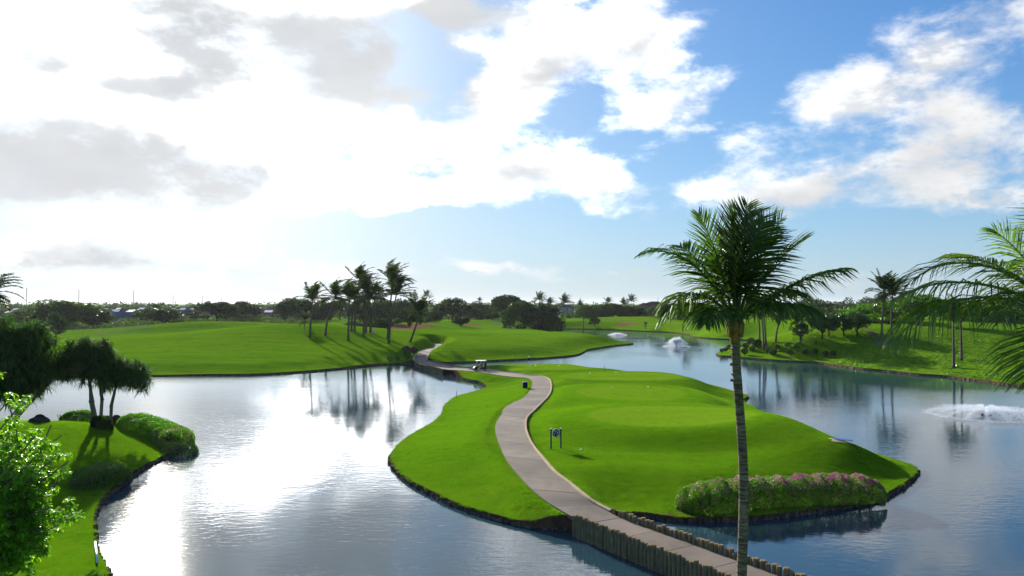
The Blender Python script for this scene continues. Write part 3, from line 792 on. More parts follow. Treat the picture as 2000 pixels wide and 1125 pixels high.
# fill under the causeway decks
for nm, A, B, w in (('causeway_fill', l0 + Ln * .12, l0 + Ld * 19, 2.4),):
    V = []
    a, b = np.array(A), np.array(B) + Ln * .12
    for z in (-.4, .62):
        for p in (a, b, b + Ln * w, a + Ln * w): V.append((p[0], p[1], z))
    o = obj(nm, mesh_np(nm, V, [(4, 5, 6, 7), (0, 1, 5, 4), (1, 2, 6, 5), (2, 3, 7, 6), (3, 0, 4, 7)], M['soil'])); tag(o, 'earth fill under the near causeway', None, kind='structure')
a, b = np.array(on_z(808, 707.5, .9)), np.array(on_z(868, 721.5, .9)); dd = (b - a); L_ = np.linalg.norm(dd); dd /= L_; nn = np.array((-dd[1], dd[0])); nn = nn if nn[1] > 0 else -nn
V = [];  w2 = 4.5
for z in (-.4, .8):
    for p in (a + nn * .25, b + nn * .25, b + nn * w2, a + nn * w2): V.append((p[0], p[1], z))
o = obj('causeway_fill', mesh_np('causeway_fill', V, [(4, 5, 6, 7), (0, 1, 5, 4), (1, 2, 6, 5), (2, 3, 7, 6), (3, 0, 4, 7)], M['soil'])); tag(o, 'earth fill under the far causeway', None, kind='structure')

# ------------------------------------------------------------------ other paths and the bunkers, laid on the ground
def drape_strip(name, prs, mat, label, off=.05, sub=6):
    Ls, Rs = [], []
    for l, r in prs: Ls.append(np.array(hit(*l))); Rs.append(np.array(hit(*r)))
    A, B = dense(Ls, sub), dense(Rs, sub); V = []; n = 4
    for l, r in zip(A, B):
        for j in range(n + 1):
            p = l + (r - l) * j / n; V.append((p[0], p[1], 0))
    V = np.array(V); V[:, 2] = height(V[:, 0], V[:, 1]) + off
    F = [(i * (n+1) + j, i * (n+1) + j + 1, (i + 1) * (n+1) + j + 1, (i + 1) * (n+1) + j) for i in range(len(A) - 1) for j in range(n)]
    o = obj(name, mesh_np(name, V, F, mat)); return tag(o, label, None, kind='structure')
def sand_patch(px, py, rx, ry, label, mat='sand', name='sand_bunker', off=.07):
    c = hit(px, py); V = [(c.x, c.y, c.z + off)]; F = []; n = 28; rings = 4
    for k in range(1, rings + 1):
        for j in range(n):
            a = 2 * math.pi * j / n; w = 1 + .18 * math.sin(3 * a + px) + .1 * math.sin(5 * a + 1)
            V.append((c.x + math.cos(a) * rx * w * k / rings, c.y + math.sin(a) * ry * w * k / rings, 0))
    V = np.array(V); V[:, 2] = height(V[:, 0], V[:, 1]) + off
    F3 = [(0, 1 + j, 1 + (j + 1) % n, 1 + (j + 1) % n) for j in range(n)]
    me = bpy.data.meshes.new(name)
    Fs = [(0, 1 + j, 1 + (j + 1) % n) for j in range(n)] + [(1 + (k - 1) * n + j, 1 + k * n + j, 1 + k * n + (j + 1) % n, 1 + (k - 1) * n + (j + 1) % n) for k in range(1, rings) for j in range(n)]
    me.from_pydata([tuple(v) for v in V], [], Fs); me.materials.append(M[mat]); me.update()
    return tag(obj(name, me), label, None, kind='structure')
M['far_path'] = simple('far_path_concrete', (.13, .108, .09), .8, .12, .2)
drape_strip('far_path', [((1688, 642), (1694, 641.5)), ((1697, 650), (1705, 649)), ((1706, 657), (1716, 656)), ((1714, 661), (1725, 659))], M['far_path'], 'brown path rising past the plumeria trees')
drape_strip('far_path', [((1742, 664), (1742, 671)), ((1725, 665), (1727, 676)), ((1712, 668.5), (1714, 674)), ((1703, 671), (1704, 673))], M['far_path'], 'path loop ending in a rounded turnaround on the right bank')
drape_strip('far_path', [((180, 654.5), (184, 655.8)), ((225, 649.8), (226, 651)), ((250, 646), (252, 647.4)), ((275, 642), (277, 643)), ((297, 639.3), (298, 640))], M['far_path'], 'pale path curving along the fence on the left')
drape_strip('far_path', [((723, 652), (735, 652)), ((726, 647), (733, 647)), ((728, 643), (732, 643))], M['far_path'], 'short stretch of path under the palm group')
drape_strip('far_path', [((996, 641), (1002, 640.5)), ((985, 635), (992, 634)), ((970, 631), (975, 630)), ((955, 629), (958, 628))], M['far_path'], 'path climbing towards the middle umbrella trees')
sand_patch(782, 641, 7.0, 10, 'large brown sand bunker right of the palm group')
sand_patch(813, 635.5, 6, 6.5, 'small sand bunker beyond the leaning palm')
sand_patch(838, 634, 4, 4, 'sliver of a bunker behind the leaning palm')
sand_patch(918, 634, 4.5, 7, 'brown bunker below the central umbrella trees')
sand_patch(1233, 631, 8.5, 6, 'slanting bunker beyond the far fountain')
sand_patch(1648, 862, 1.2, .6, 'worn sandy patch on the island edge', 'tan_sand', 'bare_patch', .04)
# ================================================================== plants
def leaf_cloud(C, size, rg, flat=.0, up=0.0, aspect=1.7, fold=False):
    """one rhombic leaf per centre; returns V, F(quads)"""
    n = len(C)
    d = rg.normal(size=(n, 3)); d[:, 2] = d[:, 2] * (1 - flat) + up; d /= np.linalg.norm(d, axis=1)[:, None]
    q = rg.normal(size=(n, 3)); s = np.cross(d, q); s /= np.linalg.norm(s, axis=1)[:, None]
    L = (size * rg.uniform(.65, 1.35, n))[:, None]; w = L / aspect
    V = np.stack((C - d * L * .5, C + s * w * .5, C + d * L * .5, C - s * w * .5), 1).reshape(-1, 3)
    F = np.arange(n * 4).reshape(n, 4)
    return V, F
def limb(p0, p1, r0, r1, mb, bend=.12, n=6, k=4):
    p0, p1 = Vector(p0), Vector(p1); L = (p1 - p0).length
    off = Vector((rnd.uniform(-1, 1), rnd.uniform(-1, 1), rnd.uniform(0, 1))) * L * bend
    mb.tube([p0 + (p1 - p0) * t + off * math.sin(math.pi * t) for t in np.linspace(0, 1, k + 1)], [r0 + (r1 - r0) * t for t in np.linspace(0, 1, k + 1)], n)
def umbrella_tree(seed, Rw, H, leaves, leafsize, clumps=46, thickness=.22, dome=.42, skirt=.0, tr=.45):
    """wide-crowned tree: returns trunk mesh, crown mesh (Rw crown radius, H height)"""
    rg = np.random.default_rng(seed); rnd.seed(seed); mb = MB()
    fork = H * .26
    mb.tube([(0, 0, -.4), (0, 0, .15), (.1, 0, fork * .6), (.15, .05, fork)], [tr * 1.5, tr * 1.1, tr * .95, tr * 1.0], 9)
    ends = []
    for i in range(6):
        a = 2 * math.pi * i / 6 + rg.uniform(-.4, .4); rr = Rw * rg.uniform(.30, .5); e = Vector((math.cos(a) * rr, math.sin(a) * rr, H * rg.uniform(.52, .66)))
        limb((.12, .03, fork * .95), e, tr * .62, tr * .3, mb)
        for j in range(3):
            b = a + rg.uniform(-.6, .6); r2 = Rw * rg.uniform(.55, .88); z2 = H * (.62 + .2 * (1 - (r2 / Rw) ** 2)) + rg.uniform(-.3, .3)
            limb(e, (math.cos(b) * r2, math.sin(b) * r2, z2), tr * .28, tr * .07, mb, .1, 5, 3)
    trunk = mb.mesh('trunk', M['trunk_dark'], True)
    C = []; T = []
    per = leaves // clumps
    for i in range(clumps):
        r = Rw * math.sqrt(rg.uniform(0, 1)) * .93; a = rg.uniform(0, 2 * math.pi)
        wob = 1 + .16 * math.sin(3 * a + seed) + .1 * math.sin(5 * a)
        x, y = r * math.cos(a) * wob, r * math.sin(a) * wob
        top = H * (1 - dome * (r / Rw) ** 2.2) - rg.uniform(0, .10) * H
        low = rg.uniform(0, 1) < .3 + skirt
        cz = top - (rg.uniform(.10, .22 + skirt) * H if low else .05 * H)
        cr = Rw * rg.uniform(.16, .30); ch = H * thickness * rg.uniform(.35, .6)
        u = rg.normal(size=(per, 3)); u /= np.linalg.norm(u, axis=1)[:, None]; u *= rg.uniform(.35, 1.0, per)[:, None] ** .5
        u[:, 2] = np.where(u[:, 2] < 0, u[:, 2] * .45, u[:, 2])
        C.append(u * (cr, cr, ch) + (x, y, cz)); T.append(np.clip(rg.uniform(.1, .55) + rg.normal(size=per) * .16 + u[:, 2] * .12, 0, 1))
    C = np.vstack(C); V, F = leaf_cloud(C, leafsize, rg, .45, aspect=1.5)
    return trunk, mesh_np('crown', V, F, None, False, [('tint', 'FACE', np.concatenate(T))])
def bushy_tree(seed, Rw, H, leaves, leafsize, clumps=40, base=.22, tr=.25, lobes=0, z0=None):
    """rounded crown of many clumps over a short forked trunk"""
    rg = np.random.default_rng(seed); rnd.seed(seed); mb = MB()
    f = H * base
    mb.tube([(0, 0, -.3), (0, 0, f * .5), (.05, 0, f)], [tr * 1.4, tr, tr * .9], 8)
    for i in range(7):
        a = 2 * math.pi * i / 7 + rg.uniform(-.4, .4); rr = Rw * rg.uniform(.35, .75)
        limb((.03, 0, f * .9), (math.cos(a) * rr, math.sin(a) * rr, H * rg.uniform(.45, .85)), tr * .5, tr * .08, mb, .1, 5, 4)
    trunk = mb.mesh('trunk', M['trunk_dark'], True)
    C = []; T = []; per = leaves // clumps; cz0 = (H + f) / 2; hz = (H - f) / 2
    for i in range(clumps):
        u = rg.normal(size=3); u /= np.linalg.norm(u); rr = rg.uniform(.45, .88)
        c = np.array((u[0] * Rw * rr, u[1] * Rw * rr, cz0 + u[2] * hz * rr)); cr = min(Rw, hz) * rg.uniform(.25, .48)
        v = rg.normal(size=(per, 3)); v /= np.linalg.norm(v, axis=1)[:, None]; v *= rg.uniform(.5, 1.0, per)[:, None]
        C.append(c + v * cr * (1.15, 1.15, .85)); T.append(np.clip(rg.uniform(.15, .65) + rg.normal(size=per) * .15, 0, 1))
    C = np.vstack(C); V, F = leaf_cloud(C, leafsize, rg, .3, aspect=1.6)
    return trunk, mesh_np('crown', V, F, None, False, [('tint', 'FACE', np.concatenate(T))])
TREE_PROTO = {}
def tree(name, label, cat, proto, pos, width, htop, leafmat, group, trunkmat='trunk_dark', rz=None):
    """place a tree: scaled copy of a shared crown and trunk"""
    tr_me, cr_me, w0, h0 = proto
    key = (cr_me.name, leafmat.name)
    if key not in TREE_PROTO:
        c = cr_me.copy(); c.materials.clear(); c.materials.append(leafmat); TREE_PROTO[key] = c
    r = thing(name, label, cat, pos, rnd.uniform(0, 6.28) if rz is None else rz, group)
    r.scale = (width / w0, width / w0, htop / h0)
    obj('trunk', tr_me, r); obj('crown', TREE_PROTO[key], r); return r
UMB = [(*umbrella_tree(21 + i, 8, 9.5, 11000, .66, 80 + 8 * i, thickness=.30, dome=.40 + .08 * i, skirt=.15 + .10 * i), 16.0, 9.5) for i in range(4)]
UMBF = [(*umbrella_tree(61 + i, 8, 9.5, 2600, .85, 44, skirt=.12), 16.0, 9.5) for i in range(2)]
BSH = [(*bushy_tree(31 + i, 4, 7, 9000, .42, 60 + 8 * i, .14), 8.0, 7.0) for i in range(3)]
PLM = [(*bushy_tree(41 + i, 2.5, 4.3, 4200, .30, 46, .22, .16), 5.0, 4.3) for i in range(3)]
BIGLIT = (*umbrella_tree(77, 11, 11, 22000, .55, 150, dome=.5, skirt=.12, tr=.5), 22.0, 11.0)

def plant(name, label, cat, proto, px, depth, ytop, wpx, leafmat, group, sink=.0):
    p = spot(px, depth); ztop = CAM_H - (ytop - 592) / 1500 * depth
    return tree(name, label, cat, proto, p, wpx * (1.12 if 'umbrella' in name else 1.05) / 1500 * depth, max(2.0, ztop - p.z), leafmat, group)
G_UMB = 'umbrella trees round the fairways'
U = 'umbrella_tree'
for a in [
    (425, 385, 591, 80, UMB[0], 'flat-topped dark umbrella tree left of the palm group, before the houses'),
    (474, 420, 590, 56, UMB[1], 'narrower umbrella tree touching the right side of the flat-topped one'),
    (577, 430, 580, 74, UMB[2], 'broad umbrella tree just left of the first leaning palm'),
    (628, 440, 587, 40, UMB[3], 'small umbrella tree between the first two palms of the group'),
    (664, 450, 588, 50, UMB[0], 'umbrella tree crown behind the second palm of the group'),
    (704, 430, 586, 56, UMB[1], 'umbrella tree behind the middle of the palm group'),
    (748, 420, 584, 66, UMB[2], 'tall dark umbrella tree behind the right half of the palm group'),
    (793, 400, 582, 48, UMB[3], 'dark umbrella tree rising right behind the tallest palm'),
    (808, 385, 600, 56, UMB[0], 'low spreading umbrella tree behind the leaning palm'),
    (848, 400, 605, 34, UMB[2], 'small rounded umbrella tree right of the leaning palm'),
    (884, 440, 584, 72, UMB[1], 'wide umbrella tree left of the central gap with a forked limb'),
    (939, 465, 588, 46, UMB[3], 'umbrella tree with an open forked trunk near the centre'),
    (990, 430, 578, 66, UMB[0], 'tallest umbrella tree at the centre of the far tree line'),
    (1024, 345, 586, 76, UMB[2], 'dense dark umbrella tree hanging over the head of the inlet'),
    (1068, 352, 588, 56, UMB[3], 'dense round umbrella tree behind the two lakeside palms'),
    (1146, 460, 597, 40, UMB[1], 'umbrella tree left in the row behind the far fountain'),
    (1162, 480, 595, 44, UMB[2], 'second umbrella tree in the row behind the far fountain'),
    (1195, 455, 594, 54, UMB[0], 'third umbrella tree in the row behind the far fountain'),
    (1236, 450, 596, 54, UMB[3], 'fourth umbrella tree in the row behind the far fountain'),
    (1300, 420, 594, 56, UMB[1], 'umbrella tree with a forked trunk left of the pale lakeside palm'),
    (1332, 440, 591, 64, UMB[2], 'umbrella tree behind the pale lakeside palm'),
    (1356, 380, 600, 60, UMB[0], 'low dark umbrella tree right behind the pale lakeside palm'),
    (1418, 400, 600, 62, UMB[3], 'umbrella tree seen through the left fronds of the big palm'),
    (1470, 420, 596, 60, UMB[1], 'umbrella tree right behind the crown of the big palm'),
    (1536, 330, 608, 44, UMB[2], 'dark umbrella tree beyond the fairway right of the big palm'),
]:
    px, dep, yt, w, pr, lb = a
    plant(U, lb, 'tree', pr, px, dep, yt, w, L_DARK, G_UMB)
for a in [
    (1600, 420, 593, 100, UMB[0], L_DARK, 'dark umbrella tree on the hill behind the left plumerias'),
    (1660, 400, 596, 96, UMB[1], L_DARK, 'dark umbrella tree on the hill behind the right plumerias'),
    (1708, 260, 590, 104, UMB[2], L_LIT, 'sunlit green umbrella tree left of the tall twin palms'),
    (1795, 235, 577, 150, BIGLIT, L_LIT, 'largest sunlit green umbrella tree behind the near right fronds'),
    (1915, 270, 592, 130, UMB[3], L_LIT, 'green umbrella tree near the right edge behind the fronds')]:
    px, dep, yt, w, pr, lm, lb = a
    plant(U, lb, 'tree', pr, px, dep, yt, w, lm, 'umbrella trees on the right hill')
for a in [
    (1590, 300, 603, 26, L_OLIVE, 'pale olive tree on the hill above the first plumeria'), (1632, 290, 608, 24, L_OLIVE, 'pale olive tree above the middle plumerias'), (1655, 300, 602, 26, L_OLIVE, 'pale olive tree above the last plumeria')]:
    px, dep, yt, w, lm, lb = a
    plant('olive_tree', lb, 'tree', BSH[0], px, dep, yt, w, lm, 'pale trees on the right hill')
for a in [
    (122, 330, 586, 128, BSH[1], L_OLIVE, 'large bushy olive-green tree by the fence at the left'), (190, 350, 606, 60, BSH[2], L_OLIVE, 'lower shoulder tree right of the large bushy tree'),
    (60, 340, 603, 70, BSH[0], L_OLIVE, 'bushy tree behind the left edge palm'), (110, 250, 611, 36, BSH[2], L_SHRUB, 'small round dark tree standing before the fence'),
    (312, 375, 600, 84, BSH[0], L_DARK, 'spreading dark tree before the houses, left of the mound top'), (303, 385, 592, 22, BSH[1], L_DARK, 'dark tree tip poking above the spreading tree'),
    (696, 285, 628, 42, BSH[2], L_SHRUB, 'dark shrubby tree under the left palms of the group'), (747, 268, 621, 46, BSH[0], L_SHRUB, 'round dark tree beside the short path under the palms'),
    (727, 285, 628, 30, BSH[1], L_SHRUB, 'small dark tree filling the middle of the palm group'), (775, 300, 622, 26, BSH[2], L_SHRUB, 'dark round tree at the left end of the large bunker'),
    (830, 330, 617, 30, BSH[1], L_DARK, 'small dark tree behind the crown of the leaning palm'),
    (1162, 385, 620, 22, UMB[0], L_DARK, 'little round tree on the lawn beyond the inlet'), (1148, 420, 615, 22, UMB[1], L_DARK, 'little round tree behind the lakeside palm'), (1112, 440, 617, 14, BSH[0], L_DARK, 'tiny round bush on the far lawn'),
    (900, 330, 618, 34, BSH[0], L_DARK, 'round understorey tree below the wide umbrella tree'), (962, 420, 612, 30, BSH[1], L_SHRUB, 'understorey tree below the tallest umbrella tree')]:
    px, dep, yt, w, pr, lm, lb = a
    plant('broadleaf_tree', lb, 'tree', pr, px, dep, yt, w, lm, 'rounded trees round the fairways')
# plumeria trees on the right bank
for i, (bx_, by_, yt, w, lb) in enumerate([
    (1565, 664, 632, 40, 'smallest plumeria tree, standing nearest the water behind a thin palm'), (1606, 662, 611, 50, 'plumeria tree with two thin pale stems, second from the left'),
    (1619, 657, 613, 44, 'plumeria tree overlapping the second one from behind'), (1648, 655, 613, 46, 'plumeria tree at the crown of the bank, second from the right'), (1674, 655, 609, 58, 'largest plumeria tree, beside the brown path')]):
    p = hit(bx_, by_); dep = p.y; zt = CAM_H - (yt - 592) / 1500 * dep
    tree('plumeria_tree', lb, 'tree', PLM[i % 3], p, w / 1500 * dep, zt - p.z, L_PLUM, 'plumeria trees on the right bank')

# ------------------------------------------------------------------ clipped ball shrubs
def ball(seed, n, leaf, flower=0.0, squash=.8):
    rg = np.random.default_rng(seed); u = rg.normal(size=(n, 3)); u /= np.linalg.norm(u, axis=1)[:, None]
    lump = 1 + .10 * np.sin(4 * u[:, 0] + seed) + .08 * np.sin(5 * u[:, 1] + 2 * u[:, 2])
    C = u * (rg.uniform(.80, 1.0, n) * lump)[:, None] * (.5, .5, .5 * squash) + (0, 0, .62)
    V, F = leaf_cloud(C, leaf, rg, 0, aspect=1.5); fm = (rg.uniform(size=n) < flower * (u[:, 2] > -.3)).astype(int)
    return V, F, np.clip(rg.uniform(.0, .8, n) + u[:, 2] * .15, 0, 1), fm
def stem_mesh():
    mb = MB()
    for i in range(4): limb((0, 0, -.1), (rnd.uniform(-.16, .16), rnd.uniform(-.16, .16), .5), .05, .02, mb, .1, 5, 3)
    return mb.mesh('stem', M['trunk_grey'], True)
STEM = stem_mesh()
def ballset(lmat, fmat, flower, seed):
    V, F, T, fm = ball(seed, 1100, .12, flower); return mesh_np('foliage', V, F, [lmat, fmat], False, [('tint', 'FACE', T)], fm)
BALLS = {'green': [ballset(L_SHRUB, L_FLOWER, 0, 3), ballset(L_SHRUB, L_FLOWER, 0, 4)], 'light': [ballset(L_HEDGE, L_FLOWER, 0, 5)], 'red': [ballset(L_HEDGE, L_RED, .12, 6)], 'purple': [ballset(L_SHRUB, L_FLOWER, .5, 8)], 'few': [ballset(L_HEDGE, L_FLOWER, .08, 9)]}
def shrub(px, py, wpx, kind, label, group, hscale=1.0):
    p = hit(px, py); w = wpx / 1500 * p.y
    r = thing('clipped_shrub', label, 'shrub', p, rnd.uniform(0, 6), group); r.scale = (w, w, w * hscale)
    obj('stem', STEM, r); obj('foliage', BALLS[kind][int(px) % len(BALLS[kind])], r); return r
RB = 'clipped shrubs on the right bank'
for (X, Y, w, k, lb) in [
    (95, 895, 14, 'green', 'dark clipped shrub nearest the water at the left end of the right bank'), (112, 822, 13, 'green', 'dark shrub just behind the leftmost waterside one'), (190, 840, 12, 'light', 'light green shrub on a thin stem beside the lakeside palm'),
    (180, 775, 16, 'green', 'dark shrub at the back left of the bank by the inlet'), (225, 790, 12, 'red', 'shrub with red flowers at the back of the bank'), (268, 785, 15, 'green', 'dark shrub right of the red-flowered one'),
    (22, 812, 9, 'green', 'dark shrub seen right beside the big palm trunk'), (398, 880, 12, 'green', 'shrub on a stem just right of the lakeside palm foot'), (465, 905, 14, 'green', 'round dark shrub second along the front row'),
    (485, 800, 12, 'light', 'tall lighter shrub of a pair behind the front row'), (512, 832, 13, 'red', 'shrub with a few red flowers beside the tall lighter one'), (655, 800, 13, 'light', 'loose pale shrub in the middle of the back row'),
    (690, 905, 14, 'green', 'round dark shrub third along the front row'), (788, 805, 13, 'few', 'shrub under the thin palm before the smallest plumeria'), (880, 905, 14, 'green', 'round dark shrub fourth along the front row'),
    (1015, 885, 12, 'green', 'dark shrub slightly behind the fourth front one'), (1150, 915, 12, 'green', 'dark shrub second from the right end of the front row'), (1245, 915, 12, 'green', 'rightmost dark shrub of the front row')]:
    shrub(1440 + X / 6.667, 560 + Y / 6.667, w, k, lb, RB)
for (x, y, w, lb) in [(1410, 690, 9, 'shrub at the very tip of the right bank'), (1417, 688, 9, 'second shrub in from the tip of the right bank'), (1424, 684, 10, 'shrub left of the big palm trunk on the right bank')]:
    shrub(x, y, w, 'green', lb, RB)
for (x, y, w, k, lb) in [(761, 708, 13, 'few', 'lone round shrub on the shore left of the far causeway'), (776, 705.5, 11, 'few', 'shrub on a thin stem beside the lone round one'), (794, 690, 14, 'purple', 'purple-flowered shrub left of the pair by the path'),
    (808, 692.5, 14, 'purple', 'purple-flowered shrub touching the path edge'), (796, 698, 15, 'few', 'green shrub below the purple pair'), (796, 703, 11, 'few', 'lowest green shrub by the far causeway')]:
    shrub(x, y, w, k, lb, 'shrubs beside the far causeway')

# ------------------------------------------------------------------ hedges of bougainvillea
def hedge(name, label, line, width, height_, n, leaf, lmat, fmat, flower, seed, group=None, fside=None, core=True):
    """leafy mound along a line of ground points"""
    rg = np.random.default_rng(seed); line = np.array(line, float); seg = np.linalg.norm(np.diff(line, axis=0), axis=1); S_ = np.concatenate(([0], np.cumsum(seg)))
    s = rg.uniform(0, S_[-1], n); px_ = np.interp(s, S_, line[:, 0]); py_ = np.interp(s, S_, line[:, 1])
    tx = np.interp(s, (S_[:-1] + S_[1:]) / 2, np.diff(line[:, 0]) / seg); ty = np.interp(s, (S_[:-1] + S_[1:]) / 2, np.diff(line[:, 1]) / seg)
    e = np.minimum(s, S_[-1] - s); endf = np.sqrt(np.clip(1 - (1 - np.clip(e / (width * .55), 0, 1)) ** 2, .02, 1))
    a = rg.uniform(-.25, math.pi + .25, n)
    lump = 1 + .06 * np.sin(s * 1.9 + seed) * np.sin(a * 2 + s) + .04 * np.sin(s * 4.3 + a * 5) + .03 * np.sin(s * 9 + a * 7)
    rr = (1.0 - .22 * rg.uniform(0, 1, n) ** 2) * lump * endf
    ca, sa = np.cos(a), np.sin(a)
    sq = (np.abs(ca) ** 3 + np.abs(sa) ** 3) ** (-1 / 3)
    off = ca * sq * rr * width / 2; zz = np.maximum(sa * sq, -.12) * rr * height_
    X = px_ - ty * off; Y = py_ + tx * off
    gz_ = height(px_, py_); C = np.column_stack((X, Y, gz_ + .08 + zz))
    V, F = leaf_cloud(C, leaf, rg, 0, aspect=1.5)
    fl = flower(s / S_[-1], a) if callable(flower) else np.full(n, flower)
    cl = (np.sin(s * 3.1 + a * 4) * np.sin(s * 1.3 - a * 3 + 1) > -.25)
    fm = (rg.uniform(size=n) < fl * np.where(cl, 1.4, .25)).astype(int)
    tint = np.clip(rg.uniform(0, .8, n) + .15 * np.sin(s * 2.2 + a * 3), 0, 1)
    o0 = line[0]; root = thing(name, label, 'hedge', (o0[0], o0[1], gz(*o0)), 0, group)
    V = V - np.array((o0[0], o0[1], root.location.z))
    g = fm == 0
    Vq = V.reshape(-1, 4, 3)
    def sub(mask, nm, mt):
        if not mask.any(): return
        vv = Vq[mask].reshape(-1, 3); obj(nm, mesh_np(nm, vv, np.arange(len(vv)).reshape(-1, 4), mt, False, [('tint', 'FACE', tint[mask])]), root)
    sub(g, 'foliage', lmat); sub(~g, 'blossom', fmat)
    # woody stems inside
    for q in np.linspace(.06, .94, max(4, int(S_[-1] * 1.4))):
        x, y = np.interp(q * S_[-1], S_, line[:, 0]) - o0[0], np.interp(q * S_[-1], S_, line[:, 1]) - o0[1]
        z = gz(x + o0[0], y + o0[1]) - root.location.z
        mb = MB()
        for _ in range(3): limb((x, y, z - .1), (x + rnd.uniform(-.4, .4), y + rnd.uniform(-.4, .4) * width * .6, z + height_ * .8), .05, .015, mb, .1, 5, 3)
        obj('stem', mb.mesh('stem', M['trunk_dark'], True), root)
    return root
hl = np.array([HEDGE_A + (HEDGE_B - HEDGE_A) * t + np.array((0, .5 * math.sin(math.pi * t))) for t in np.linspace(0, 1, 9)])
hedge('flowering_hedge', 'long hedge with magenta blossom at the island edge, crossed by the palm trunk', hl, 3.3, 1.3, 60000, .085, L_HEDGE, L_FLOWER,
      lambda u, a: np.clip(.08 + .34 * u, 0, .6) * np.clip(.05 + 1.0 * np.sin(a) ** 2, .04, 1), 5, 'flowering hedges')
lb_line = [on_z(x, y, 1.2) for x, y in ((232, 831), (270, 832), (310, 838), (342, 850), (360, 864))]
hedge('flowering_hedge', 'curved hedge with a few pink blossoms on the tip of the left bank', dense(lb_line, 4), 3.0, 1.35, 26000, .11, L_HEDGE, L_FLOWER, lambda u, a: .10 * (u > .55), 6, 'flowering hedges')
hedge('flowering_hedge', 'low straight hedge behind the screwpine trunks on the left bank', dense([on_z(x, y, 1.2) for x, y in ((118, 828), (150, 828), (182, 829))], 4), 2.2, 1.0, 9000, .11, L_HEDGE, L_FLOWER, .03, 7, 'flowering hedges')
hedge('flowering_hedge', 'sprawling dark bush with scattered pink blossom in the middle of the left bank', dense([on_z(x, y, 1.0) for x, y in ((135, 938), (165, 934), (198, 924), (232, 910))], 4), 2.9, 1.1, 22000, .085, L_HEDGE, L_FLOWER, .07, 8, 'flowering hedges')
hedge('flowering_hedge', 'small bush with one red flower at the bottom left corner of the shore', dense([on_z(x, y, .8) for x, y in ((160, 1128), (185, 1124), (205, 1121))], 4), 1.1, .6, 2600, .07, L_HEDGE, L_RED, .004, 9, 'flowering hedges')
# ground-cover tuft round the screwpine feet
hedge('groundcover_bush', 'dark low bush round the feet of the screwpine trunks', dense([on_z(x, y, 1.3) for x, y in ((186, 838), (202, 840), (218, 838))], 4), 1.8, .95, 2600, .16, L_PAND, L_FLOWER, 0, 10)
# ------------------------------------------------------------------ palms
def frond_mesh(rg, d0, L, n, leaf, width, grav, wind, leafgrav=.55, segs=3, roll=0.0, name='frond', mat=None, thick=.028, taper_in=.16, fold=.55, ragged=.0):
    """one feather leaf: a curved midrib with two combs of narrow leaflets; d0 start direction, wind a vector"""
    K = 16; ds = L / K; p = np.zeros(3); d = np.array(d0, float); d /= np.linalg.norm(d)
    P = [p.copy()]; Dv = [d.copy()]; wind = np.array(wind, float)
    for i in range(K):
        s = (i + 1) / K
        d = d + (np.array((0, 0, -grav)) * (.35 + 1.3 * s) + wind * (.3 + s)) / K
        d /= np.linalg.norm(d); p = p + d * ds; P.append(p.copy()); Dv.append(d.copy())
    P, Dv = np.array(P), np.array(Dv); ss = np.linspace(0, 1, K + 1)
    V = []; F = []; T = []
    # midrib
    mb = MB(); mb.tube([tuple(q) for q in P], [thick * (1.25 - 1.1 * s) for s in ss], 5)
    V = list(mb.v); F = [f if len(f) == 4 else f[:4] for f in mb.f]; T = [.95] * len(F)
    ref = np.array((math.cos(roll) * 0, 0, 1.0))
    for side in (-1, 1):
        for k in range(n):
            s = taper_in + (1 - taper_in) * (k + .5 + rg.uniform(-.3, .3)) / n
            if rg.uniform() < ragged: continue
            q = np.array([np.interp(s, ss, P[:, j]) for j in range(3)]); t = np.array([np.interp(s, ss, Dv[:, j]) for j in range(3)]); t /= np.linalg.norm(t)
            lat = np.cross(t, ref); ln = np.linalg.norm(lat)
            lat = lat / ln if ln > .08 else np.array((1.0, 0, 0)); nrm = np.cross(lat, t)
            if roll: lat, nrm = lat * math.cos(roll) + nrm * math.sin(roll), nrm * math.cos(roll) - lat * math.sin(roll)
            u = (s - taper_in) / (1 - taper_in)
            ll = leaf * (.45 + .75 * math.sin(math.pi * min(1, u * .9 + .12)) ** .8) * (1 - .45 * u ** 3) * rg.uniform(.85, 1.1)
            ang = R(74 - 36 * u) + rg.uniform(-.1, .1)
            dd = lat * side * math.sin(ang) + t * math.cos(ang) + nrm * (fold * .35 + rg.uniform(-.1, .1))
            dd /= np.linalg.norm(dd); pts = [q]; cur = q.copy()
            for g in range(segs):
                dd = dd + np.array((0, 0, -leafgrav)) * (.5 + g) / segs + wind * .5 * (.4 + g) / segs
                dd /= np.linalg.norm(dd); cur = cur + dd * ll / segs; pts.append(cur.copy())
            wv = np.cross(dd, nrm + rg.normal(size=3) * .35); wv /= np.linalg.norm(wv) + 1e-9
            o = len(V); w0 = width * (.8 + .4 * rg.uniform())
            prof = [.55, 1.0, .75, .12] if segs == 3 else [.7, .9, .12]
            for pt, pr in zip(pts, prof):
                V.append(tuple(pt - wv * w0 * pr / 2)); V.append(tuple(pt + wv * w0 * pr / 2))
            tn = float(np.clip(rg.uniform(.05, .6) + .2 * u, 0, 1))
            for g in range(segs): F.append((o + 2 * g, o + 2 * g + 1, o + 2 * g + 3, o + 2 * g + 2)); T.append(tn)
    return mesh_np(name, V, F, mat, False, [('tint', 'FACE', T)])
def az_el(az, el): a, e = R(az), R(el); return (math.cos(a) * math.cos(e), math.sin(a) * math.cos(e), math.sin(e))
